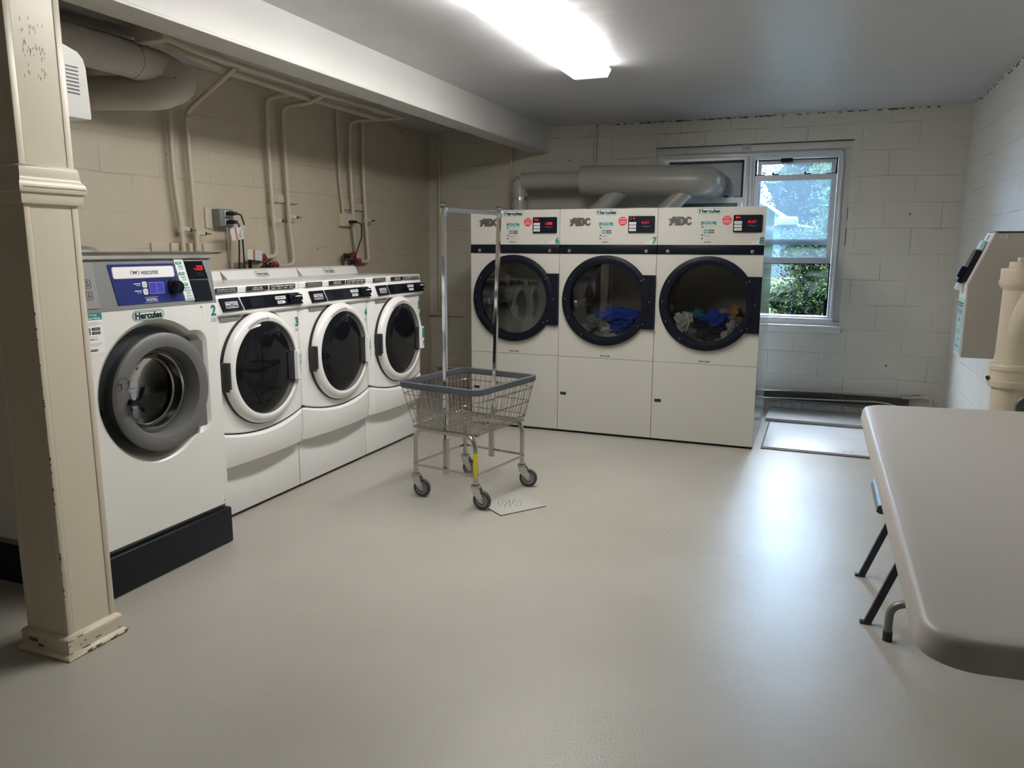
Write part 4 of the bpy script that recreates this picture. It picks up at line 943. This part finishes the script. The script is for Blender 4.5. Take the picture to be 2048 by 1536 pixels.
cord('black cord from the upper socket of the grey outlet box', (XL+.079, 3.92, 1.557), [(XL+.14, 3.925, 1.557), (XL+.16, 3.95, 1.552), (XL+.15, 3.985, 1.50), (XL+.12, 4.00, 1.40), (XL+.10, 4.03, 1.15)], [((XL+.16, 4.06, 1.30), .16, .065, PI/2+.1, .08)])
cord('black cord from the lower socket of the grey outlet box', (XL+.079, 3.92, 1.505), [(XL+.14, 3.925, 1.505), (XL+.155, 3.935, 1.49), (XL+.14, 3.945, 1.40), (XL+.12, 3.95, 1.13)], [((XL+.165, 3.90, 1.432), .085, .075, PI/2-.3, -.15), ((XL+.17, 3.945, 1.45), .04, .085, PI/2+.3, .4)])
cord('black cord from the beige outlet box on left wall', (XL+.049, 5.325, 1.55), [(XL+.11, 5.335, 1.55), (XL+.14, 5.36, 1.535), (XL+.13, 5.37, 1.43), (XL+.10, 5.33, 1.30), (XL+.1, 5.30, 1.20)])
def handwheel(label, p):
    t = thing('handwheel_valve', label, 'valve', p, group='red handwheel valves over the washers')
    u, v, w_ = Vector((.35, .93, 0)).normalized(), Vector((0, 0, 1)), Vector((.93, -.35, 0)).normalized()
    b = B(); n = 40
    ringpts = [(u*math.cos(2*PI*k/n)+v*math.sin(2*PI*k/n))*(.026+.0025*math.cos(2*PI*k/n*6)) + w_*.035 for k in range(n)]
    b.tube(ringpts, .0052, M['redwheel'], n=7, loop=True)
    for k in range(5): a = 2*PI*k/5+.3; b.cyl(w_*.035, (u*math.cos(a)+v*math.sin(a))*.026+w_*.035, .0035, M['redwheel'], 6)
    b.cyl(w_*.030, w_*.044, .008, M['redwheel'], 10); b.obj('handwheel', t)
    b = B(); b.cyl((0, 0, 0), w_*.036, .006, M['brass'], 8); b.cyl((0, .045, 0), (0, -.075, -.002), .014, M['valve'], 12); b.cyl((0, -.018, 0), (0, .018, 0), .021, M['valve'], 12); b.cyl((0, -.06, 0), (0, -.078, 0), .02, M['valve'], 10)
    b.cyl((0, 0, 0), w_*.02, .013, M['valve'], 10); b.obj('valve_body', t)
    b = B(); b.tube([(0, -.075, 0), (0, -.10, -.005), (0, -.105, -.08), (.03, -.09, -.25)], .012, M['valve'], n=10, fil=.03); b.obj('hose', t)
handwheel('red handwheel valve, upper of the pair above washer number 4', (XW, 4.245, 1.278))
handwheel('red handwheel valve, lower of the pair above washer number 4', (XW, 4.365, 1.226))
handwheel('red handwheel valve, upper left of the pair behind washer number 5', (XW, 5.325, 1.285))
handwheel('red handwheel valve, lower right of the pair behind washer number 5', (XW, 5.405, 1.235))

# dryer ducting
D = M['duct']; o = Vector((-1.40, 6.50, 1.90))
t = thing('dryer_duct', 'fat grey-beige exhaust duct running above the dryers into the window', 'duct', o)
P = lambda *a: tuple(Vector(a)-o)
b = B(); b.tube([P(-1.925, 6.46, 1.915), P(-1.06, 6.46, 1.893)], .123, D, n=40); b.cyl(P(-1.93, 6.46, 1.915), P(-1.925, 6.46, 1.915), .126, D, 40); b.obj('main_duct', t)
b = B(); b.tube([P(-1.10, 6.46, 1.894), P(-.99, 6.46, 1.888)], .1245, D, n=40); b.tube([P(-1.02, 6.46, 1.89), P(-.925, 6.46, 1.885), P(-.90, 6.63, 1.885), P(-.90, 6.80, 1.885)], .122, M['galv'] if False else D, n=40, fil=.13, fn=8); b.obj('window_elbow', t, smooth=1)
b = B(); b.cyl(P(-2.475, 6.46, 1.925), P(-1.92, 6.46, 1.92), .073, D, 32); b.obj('side_duct', t)
b = B()
def mring(c, nrm, r, ax, n=32):
    """ring of a mitred cut: cylinder of axis ax, radius r, cut by plane with normal nrm"""
    ax = Vector(ax).normalized(); u = ax.orthogonal().normalized(); w_ = ax.cross(u); c = Vector(c); nrm = Vector(nrm); out = []
    for k in range(n):
        p = c+(u*math.cos(2*PI*k/n)+w_*math.sin(2*PI*k/n))*r; out.append(p - ax*((p-c).dot(nrm)/ax.dot(nrm)))
    return out
c0 = P(-2.475, 6.46, 1.925); c1 = P(-2.535, 6.46, 1.865); c2 = P(-2.50, 6.46, 1.80)
b.tube([c0, P(-2.51, 6.46, 1.89), P(-2.50, 6.46, 1.79)], .073, D, n=32); b.obj('mitred_elbow', t, smooth=.3)
b = B(); b.cyl(P(-2.50, 6.46, 1.805), P(-2.50, 6.46, 1.74), .066, M['galv'], 32); b.obj('clamp_band', t)
b = B(); b.cyl(P(-2.50, 6.46, 1.76), P(-2.50, 6.46, 1.2), .071, D, 32); b.obj('drop_duct', t)
for xa, xb in ((-1.88, -1.58), (-1.30, -1.02)):
    b = B(); b.tube([P(xa, 6.44, 1.50), P(xa+.04, 6.44, 1.62), P(xb, 6.46, 1.84)], .068, D, n=28, fil=.08); b.obj('branch_duct', t, smooth=1)
b = B()
rr = random.Random(4)
for k in range(30): x = -1.72+k*.007; b.box(x-.004-o.x, x+.005-o.x, 6.40-o.y, 6.41-o.y, 1.64-o.z, 1.66+.02*rr.random()-o.z, M['tag'], .001)
b.obj('torn_tape', t, smooth=0)
# thin pipes on the back wall
YW = YB-.03
pipe('riser_pipe', 'thin painted pipe in the left rear corner', [(-3.43, YW, 2.41), (-3.45, YW, .75)], .012, fil=0, group='thin painted pipes on the back wall')
pipe('riser_pipe', 'thin painted pipe on the back wall left of the exhaust duct', [(-2.70, YW, 2.30), (-2.715, YW, 1.2)], .013, fil=0, group='thin painted pipes on the back wall')
pipe('riser_pipe', 'thin painted pipe on the back wall above the exhaust duct', [(-1.905, YW, 2.41), (-1.905, YW, 1.5)], .012, fil=0, group='thin painted pipes on the back wall')
pipe('wall_pipe', 'short painted horizontal pipe low on the back wall', [(-3.56, YW, .705), (-3.22, YW, .705), (-3.19, YW, .69)], .013, fil=.02, group='thin painted pipes on the back wall')
pipe('wall_pipe', 'painted floor-level pipe behind the laundry cart', [(-3.50, YW, .0), (-3.50, YW, .20), (-3.10, YW, .17), (-2.3, YW, .16)], .02, fil=.03, group='thin painted pipes on the back wall')

# radiator strip low on the back wall
t = thing('baseboard_heater', 'long rusty fin-tube heater between two pale rails under window', 'heater', (.22, YB, .14))
b = B(); b.box(-.75, .50, -.075, -.005, -.030, .035, M['rust'])
for k in range(98): x = -.74+k*.0125; b.box(x, x+.002, -.082, -.005, -.034, .038, M['rust'])
b.obj('fins', t, smooth=0)
b = B(); b.tube([(-.75, -.085, .036), (.36, -.085, .080), (.45, -.08, .083), (.52, -.08, .078)], .006, M['rail'], n=8, fil=.05); b.obj('rail', t)
b = B(); b.tube([(-.75, -.085, -.026), (.25, -.085, .006), (.34, -.085, .0), (.42, -.08, -.02)], .006, M['rail'], n=8, fil=.05); b.obj('rail', t)
b = B(); b.tube([(.45, -.05, .045), (.58, -.05, .062)], .022, M['galv'], n=12); b.tube([(.55, -.05, .06), (.655, -.05, .06), (.66, -.05, -.13)], .013, CP, n=10, fil=.03); b.obj('supply_pipe', t)
b = B(); rr = random.Random(9); x = -.55
while x < .45:
    wd = rr.uniform(.06, .13); b.box(x, x+wd, -.012, 0, -.112, -.055, M['kerb'], .004); x += wd+rr.uniform(.006, .02)
b.obj('brick_course', t)
# floor hatch
t = thing('floor_hatch', 'pale painted floor hatch with worn dark edges under window', 'hatch', (.13, 5.82, 0))
b = B(); b.box(-.432, .62, -.436, .43, .0, .006, M['hgap']); b.obj('hatch_frame', t, smooth=0)
b = B(); b.box(-.420, .61, -.402, .415, .004, .011, M['hatch'], .002); b.obj('hatch_cover', t)
b = B()
for x in (.09, .135): b.box(x, x+.022, -.350, -.343, .0105, .0115, M['hgap'])
b.obj('lift_slot', t, smooth=0)

# drain plate
t = thing('drain_plate', 'square perforated drain plate set in floor beside the cart wheel', 'drain', (-1.466, 3.661, 0), math.atan2(.228, .167))
b = B(); hs = []; s_ = .138
for n_, r_, a0 in ((1, 0, 0), (6, .020, 0), (8, .040, .3), (12, .062, .1)):
    for k in range(n_): a = a0+2*PI*k/n_; hs.append((r_*math.cos(a), r_*math.sin(a)))
b.M = Matrix.Rotation(-PI/2, 4, 'X')
b.plate(rrect(-s_, s_, -s_, s_, .004), [circ(x, z, .0048, 10)[::-1] for x, z in hs], -.0045, -.0015, M['drainp']); b.M = None; b.obj('plate', t, smooth=0)
b = B(); b.box(-s_-.004, s_+.004, -s_-.004, s_+.004, 0, .001, M['hgap']); b.obj('recess', t, smooth=0)

# ------------------------------------------------------------------ laundry cart
ROT = math.radians(-10.5)
t = thing('laundry_cart', 'wire laundry cart with grey rim and double-pole hanging rail', 'cart', (-1.757, 3.787, 0), ROT)
T = M['tube']; Z = M['zinc']
lx, ly = .200, .232
lg = {}
for sy, nm in ((-1, 'front'), (1, 'back')):
    b = B(); b.tube([(-lx, sy*ly, .145), (-lx, sy*ly, .385), (lx, sy*ly, .385), (lx, sy*ly, .145)], .0125, T, n=14, fil=.075, fn=8); lg[sy] = b.obj('leg_frame', t)
b = B(); b.M = Matrix.Translation((lx, -ly, 0)); b.tube([(0, 0, .17), (0, 0, .30)], .0133, M['yellow'], n=14); b.M = None; b.obj('yellow_label', lg[-1])
b = B()
b.box(-lx-.004, lx+.004, -ly-.016, -ly-.0125, .178, .190, T); b.box(-lx-.004, lx+.004, ly+.0125, ly+.016, .178, .190, T)
b.box(-lx-.016, -lx-.0125, -ly-.004, ly+.004, .178, .190, T); b.box(lx+.0125, lx+.016, -ly-.004, ly+.004, .178, .190, T); b.obj('lower_rail', t, smooth=0)
BZ0, BZ1 = .395, .630; bx0, by0, bx1, by1 = .216, .238, .253, .295
def rr_ring(hx_, hy_, z, r=.05, n=5): return [(x, y, z) for x, y in rrect(-hx_, hx_, -hy_, hy_, r, n)]
b = B(); b.tube(rr_ring(bx1+.002, by1+.002, BZ1, .05, 6), 1, M['rim'], loop=True, sect=[(-.013, -.016), (.013, -.016), (.013, .010), (.007, .016), (-.007, .016), (-.013, .010)])
b.obj('basket_rim', t, smooth=.6)
b = B(); nx, ny = 13, 15
def side(u): return bx0+(bx1-bx0)*u, by0+(by1-by0)*u
for f_, rw in ((.78, .0028), (.45, .0028), (.12, .0028), (.0, .0028)):
    a, c = side(f_); e = .006 if f_ > 0 else 0; b.tube(rr_ring(a+e, c+e, BZ0+(BZ1-BZ0)*f_, .045, 5), rw, Z, n=6, loop=True)
for k in range(nx+1):
    u = -1+2*k/nx; u *= .93
    b.tube([(u*bx1, -by1, BZ1-.01), (u*bx0, -by0, BZ0), (u*bx0, by0, BZ0), (u*bx1, by1, BZ1-.01)], .0019, Z, n=5, fil=.02, fn=3)
for k in range(ny+1):
    u = (-1+2*k/ny)*.93
    b.tube([(-bx1, u*by1, BZ1-.01), (-bx0, u*by0, BZ0+.003), (bx0, u*by0, BZ0+.003), (bx1, u*by1, BZ1-.01)], .0019, Z, n=5, fil=.02, fn=3)
for sy in (-1, 1): b.box(-bx0, bx0, sy*by0*.93-.012, sy*by0*.93+.012, BZ0-.008, BZ0-.004, Z)
b.obj('wire_basket', t)
b = B(); b.box(-.03, .0, by1-.022, by1-.012, BZ1-.062, BZ1-.042, M['ink']); b.obj('basket_clip', t)
C_ = M['chrome']
for sy in (-1, 1):
    b = B(); y = sy*(ly-.013) if True else 0
    q_ = (.022, .045) if sy > 0 else (0, 0)
    b.M = lambda v: Vector((v.x+q_[0]*v.z/1.575, v.y+q_[1]*v.z/1.575, v.z)); b.box(-.011, .011, y-.009, y+.009, .165, 1.575, C_, .002); b.box(-.013, .013, y-.011, y+.011, 1.572, 1.577, M['ink']); b.M = None; b.box(-.014, .014, y-.012, y+.012, .15, .345, T, .002)
    b.obj('pole', t, smooth=0)
b = B(); b.loft([[(x-.010, y, 1.53), (x+.010, y, 1.53), (x+.010, y, 1.552), (x-.010, y, 1.552)] for x, y in ((0, -ly+.02), (.022, ly+.025))], C_)
for sy in (-1, 1):
    y = sy*(ly-.013)+(.045 if sy > 0 else 0); x_ = .022 if sy > 0 else 0; b.M = Matrix.Translation((x_, y, 1.545)); b.box(-.013, .013, -.013*1-.0, .013, -.025, .016, C_, .002); b.M = Matrix.Translation((x_, y-sy*.018, 1.525)) @ Matrix.Rotation(-sy*.8, 4, 'X'); b.box(-.012, .012, -.022, .022, -.001, .002, C_); b.M = None
b.obj('hanging_rail', t)
wheel0 = None
for (sx, sy, ang) in ((-1, -1, .12), (1, -1, .1), (1, 1, .35), (-1, 1, .05)):
    ca = bpy.data.objects.new('caster', None); COL.objects.link(ca); ca.parent = t; ca.location = (sx*lx, sy*ly, 0); ca.rotation_euler = (0, 0, ang)
    b = B(); b.cyl((0, 0, .128), (0, 0, .15), .014, T, 14); b.lathe([(0, .131), (.024, .131), (.026, .124), (.024, .118), (.0, .118)], T, (0, 0, 0), 'z', 20)
    for s in (-1, 1): b.loft([[(x, y, z) for x, z in ((-.020, .120), (.024, .120), (.050, .068), (.048, .042), (.032, .042), (.016, .06), (-.012, .085))] for y in sorted((s*.013, s*.017))], M['galv'])
    b.box(-.020, .024, -.017, .017, .116, .121, M['galv']); b.cyl((.038, -.021, .054), (.038, .021, .054), .007, M['galv'], 10); b.obj('fork', ca)
    b = B(); b.lathe([(.0, -.010), (.034, -.010), (.036, -.006), (.036, .006), (.034, .010), (0, .010)], M['hubgrey'], (.038, 0, .052), 'y', 30); b.lathe([(.036, -.011), (.042, -.0125), (.049, -.010), (.052, -.004), (.052, .004), (.049, .010), (.042, .0125), (.036, .011)], M['tyre'], (.038, 0, .052), 'y', 36, closed=True); b.lathe([(.022, -.0105), (.024, -.0115), (.026, -.0105)], M['tyre'], (.038, 0, .052), 'y', 24); b.obj('wheel', ca)

# ------------------------------------------------------------------ folding table and chairs
t = thing('folding_table', 'beige plastic folding table with rounded corners at right', 'table', (.19, 1.30, 0), 0)
TL, TW, TZ = 2.035, .74, .742; sk0, sk1 = math.tan(math.radians(6)), math.tan(math.radians(8))
def tabpt(x, y, z): return (x + .006*(1-y/TL) - .004, y + x*(sk0*(1-y/TL)+sk1*(y/TL)), z)
def outline(ins, z): return [tabpt(x, y, z) for x, y in rrect(ins, TW-ins, ins, TL-ins, .09-ins, 10)]
b = B(); b.loft([outline(.012, TZ-.052), outline(.0, TZ-.050), outline(-.001, TZ-.044), outline(.004, TZ-.012), outline(.010, TZ-.003), outline(.018, TZ), outline(.05, TZ-.0005)], M['table']); b.obj('tabletop', t, smooth=.9)
def tleg(y, s, xa=.22, xb=.60):
    b = B(); b.tube([(.16, y, TZ-.06), (.16, y+s*.02, .45), (.12, y+s*.03, .22), (.16, y+s*.03, .125), (.2, y+s*.03, .125)], .0125, M['tleg']) if False else None
    b.tube([(xa, y, TZ-.05), (xa, y, .16), (.115, y, .13), (.115, y, .025)], .0135, M['tleg'], n=12, fil=.055, fn=8); b.tube([(xb, y, TZ-.05), (xb, y, .16), (.69, y, .13), (.69, y, .025)], .0135, M['tleg'], n=12, fil=.055, fn=8); b.cyl((xa, y, .42), (xb, y, .42), .010, M['tleg'], 10)
    lg_ = b.obj('leg', t)
    b = B(); b.cyl((.115, y, 0), (.115, y, .035), .016, M['ink'], 14); b.cyl((.69, y, 0), (.69, y, .035), .016, M['ink'], 14); b.obj('foot_cap', lg_)
tleg(1.51, 1); tleg(.42, -1, .36, .50)
# chair tucked under the table
t = thing('folding_chair', 'dark metal folding chair tucked under the left side of table', 'chair', (.30, 3.14, 0), 0)
K = M['chairleg']
b = B(); b.loft([[(x, y, z) for x, z in ((-.052, .412), (-.050, .432), (-.035, .442), (.30, .446), (.31, .43), (.30, .415), (-.04, .405))] for y in (-.17, .17)], M['seat']); b.obj('seat', t, smooth=.6)
for y in (-.222, .222):
    b = B(); sy = .009
    b.loft([[(x-.013, y-sy, z), (x+.013, y-sy, z), (x+.013, y+sy, z), (x-.013, y+sy, z)] for x, z in ((-.055, .002), (.10, .44), (.17, .63))], K); b.box(-.080, -.040, y-.012, y+.012, 0, .010, K, .003); b.obj('leg', t, smooth=0)
    b = B(); y2 = y*.86; b.loft([[(x-.012, y2-sy, z), (x+.012, y2-sy, z), (x+.012, y2+sy, z), (x-.012, y2+sy, z)] for x, z in ((.34, .002), (.02, .41))], K); b.obj('leg', t, smooth=0)
b = B(); b.box(.085, .115, -.215, .215, .395, .41, K); b.cyl((.012, -.19, .40), (.012, .19, .40), .008, K, 8); b.obj('cross_bar', t)
b = B(); b.loft([[(x, y, z) for x, z in ((.145, .58), (.16, .58), (.185, .66), (.17, .66))] for y in (-.2, .2)], M['seat']); b.obj('backrest', t)
# chair beyond the table's far end
t = thing('folding_chair', 'dark chair peeking over the far right corner of table', 'chair', (.93, 3.72, 0), 0)
b = B(); b.plate(rrect(-.13, .02, .56, .752, .05, 8), [], -.012, .012, M['seat']); b.obj('backrest', t)
b = B(); b.box(-.13, .02, -.34, .0, .42, .45, M['seat'], .012); b.obj('seat', t)
for x in (-.12, .01):
    for y0_, y1_ in ((.02, .02), (-.34, -.34)):
        b = B(); b.cyl((x, y0_, 0), (x, y1_, .62 if y0_ > 0 else .43), .011, K, 10); b.obj('leg', t)

# ------------------------------------------------------------------ card kiosk on the right wall
t = thing('payment_kiosk', 'beige wall-mounted card machine with black reader on right wall', 'payment machine', (.890, 4.434, .812)); t.scale = (.92, .92, .92)
pr = [(.082, 0), (-.215, .0), (-.218, .398), (-.112, .676), (-.1, .682), (.082, .682)]
b = B(); b.loft([[(x, y, z) for x, z in pr] for y in (0, .215)], M['kiosk'], ); b.box(-.108, .082, -.003, .218, .676, .684, M['ink']); b.obj('cabinet', t, smooth=.3)
b = B(); b.loft([[(x, y, z) for x, z in ((-.2225, .004), (-.2235, .398), (-.222, .403), (-.2165, .398), (-.2145, .004))] for y in (.004, .211)], M['whitepl']); b.obj('front_panel', t, smooth=0)
b = B(); b.loft([[(x, y, z) for x, z in ((-.224, .400), (-.118, .677), (-.110, .676), (-.2155, .397))] for y in (.004, .211)], M['whitepl']); b.obj('slanted_panel', t, smooth=0)
b = B(); b.loft([[(x, y, z) for x, z in ((-.2245, .02), (-.2255, .32), (-.2228, .32), (-.222, .02))] for y in (.012, .203)], M['palebl'])
b.M = Matrix.Translation((-.2262, 0, 0)) @ Matrix.Rotation(-PI/2, 4, 'Z')
for z, x0, x1, m in ((.29, -.19, -.03, 'ink'), (.275, -.17, -.05, 'ink'), (.20, -.12, -.09, 'ink'), (.19, -.15, -.07, 'greyink'), (.14, -.16, -.06, 'greyink'), (.125, -.15, -.07, 'greyink'), (.09, -.11, -.08, 'ink'), (.05, -.16, -.05, 'tealt')): b.rect(x0, x1, z, z+.009, 0, M[m], th=.0006)
b.text('ADD VALUE', -.18, -.04, .235, .262, -.001, M['ink'], bold=.02); b.M = None; b.obj('pale_blue_sticker', t, smooth=0)
b = B(); b.rect(.004, .0, 0, 0, 0, M['ink']) if False else None
b.M = Matrix.Translation((0, 0, 0)); rr = random.Random(5)
b.plate(rrect(-.095, -.060, .645, .665), [], -.0012, 0, M['sticker'])
x = -.093
while x < -.063: wd = rr.uniform(.0008, .002); b.plate(rrect(x, x+wd, .647, .663), [], -.0018, -.001, M['greyink']); x += wd+.0014
b.obj('barcode_sticker', t, smooth=0)
b = B(); u = Vector((.106, 0, .277)).normalized(); nn = Vector((-.277, 0, .106)).normalized(); o = Vector((-.224, 0, .402))
def bx(b, a0, a1, n0, n1, y0, y1, m, bev=.004):
    t0 = bmesh.new(); vs = [t0.verts.new(o+u*a+nn*n+Vector((0, y, 0))) for a in (a0, a1) for n in (n0, n1) for y in (y0, y1)]
    for f in [(0,1,3,2), (4,6,7,5), (0,4,5,1), (2,3,7,6), (0,2,6,4), (1,5,7,3)]: t0.faces.new([vs[k] for k in f])
    bmesh.ops.recalc_face_normals(t0, faces=t0.faces); bmesh.ops.bevel(t0, geom=list(t0.edges), offset=bev, segments=2, affect='EDGES'); b.merge(t0, m)
bx(b, .008, .19, .002, .030, .05, .165, M['blackgl']); bx(b, .02, .085, .028, .055, .06, .155, M['black']); bx(b, -.005, .03, .01, .04, .07, .145, M['black']); b.obj('card_reader', t)
b = B(); bx(b, .19, .245, .002, .022, .055, .16, M['palebl']); b.obj('reader_cap', t)
b = B(); bx(b, -.045, .0, .002, .03, .085, .13, M['whitepl']); b.obj('reader_bracket', t)
b = B(); b.M = Matrix.Translation(o+u*.268+nn*.0005+Vector((0, .108, 0))) @ Matrix(((0, nn.x*-1, u.x, 0), (-1, 0, 0, 0), (0, nn.z*-1, u.z, 0), (0, 0, 0, 1)))
b.plate(circ(0, 0, .014, 20), [circ(0, 0, .011, 20)], -.001, 0, M['ink']); b.text('N', -.006, .006, -.006, .006, -.001, M['ink'], bold=.03); b.obj('round_badge', t, smooth=0)

# ------------------------------------------------------------------ soil pipe at the right edge
S = M['soil']
t = thing('soil_stack', 'thick cream cast-iron drain stack with cleanout at the right wall', 'pipe', (.856, 4.15, 0))
b = B(); b.lathe([(.072, 0), (.072, .72), (.088, .722), (.092, .735), (.092, .752), (.088, .756), (.086, .80), (.092, .803), (.094, .82), (.090, .828), (.076, .832), (.070, .88), (.068, 1.17), (.084, 1.19), (.088, 1.20), (.088, 1.212), (.084, 1.216), (.084, 1.262), (.082, 1.268), (.055, 1.270), (.053, 1.298), (0, 1.30)], S, (0, 0, 0), 'z', 40)
b.cyl((-.088, -.02, .762), (-.100, -.02, .758), .010, M['ink'], 8); b.obj('stack', t)
b = B(); b.tube([(.0, -.0, .92), (.02, -.04, 1.04), (.06, -.10, 1.16), (.06, -.14, 1.40), (.06, -.14, 1.9), (.045, -.14, ZC)], .062, S, n=28, fil=.12); b.box(-.02, .045, -.03, .03, 1.295, 1.318, S, .006); b.obj('branch', t)

# ------------------------------------------------------------------ light, world, camera
wd = bpy.data.worlds.new('World'); scene.world = wd; wd.use_nodes = True; nt = wd.node_tree
bg = nt.nodes['Background']; tc = nt.nodes.new('ShaderNodeTexCoord'); sp = nt.nodes.new('ShaderNodeSeparateXYZ'); nt.links.new(tc.outputs['Generated'], sp.inputs[0])
cr = nt.nodes.new('ShaderNodeValToRGB'); e = cr.color_ramp.elements; e[0].position = .10; e[0].color = (.10, .15, .22, 1); e[1].position = .34; e[1].color = (.72, .85, 1.0, 1)
nt.links.new(sp.outputs[2], cr.inputs[0]); nt.links.new(cr.outputs[0], bg.inputs[0]); bg.inputs[1].default_value = SKY = 39.0
sun = bpy.data.lights.new('sun', 'SUN'); sun.energy = 5; sun.angle = .02; sun.color = (1, .95, .86); so = bpy.data.objects.new('sun', sun); COL.objects.link(so)
so.rotation_euler = Vector((-.55, -.35, 1.0)).to_track_quat('Z', 'Y').to_euler()

cam = bpy.data.cameras.new('camera'); cam.sensor_width = 36; cam.lens = 36*1534.9225/2048; cam.clip_start = .05; cam.clip_end = 200
co = bpy.data.objects.new('camera', cam); COL.objects.link(co); co.location = (0, 0, 1.3532)
yaw, pit, rol = .3783, -.1758, .0038
yaw, pit, rol = (0.37827, -0.17578, 0.0038)
F = Vector((-math.sin(yaw)*math.cos(pit), math.cos(yaw)*math.cos(pit), math.sin(pit))); Rr = Vector((math.cos(yaw), math.sin(yaw), 0)); U = Rr.cross(F)
r2 = Rr*math.cos(rol)+U*math.sin(rol); u2 = U*math.cos(rol)-Rr*math.sin(rol)
co.rotation_euler = Matrix((r2, u2, -F)).transposed().to_euler()
scene.camera = co
vs = scene.view_settings; vs.view_transform = 'Standard'; vs.look = 'None'; vs.exposure = 0.68; vs.gamma = 1; vs.use_curve_mapping = False
scene.cycles.max_bounces = 7; scene.cycles.transparent_max_bounces = 12; scene.cycles.use_adaptive_sampling = True; scene.cycles.adaptive_threshold = .02; scene.cycles.use_denoising = True
scene.cycles.sample_clamp_indirect = 6; scene.cycles.caustics_reflective = False; scene.cycles.caustics_refractive = False
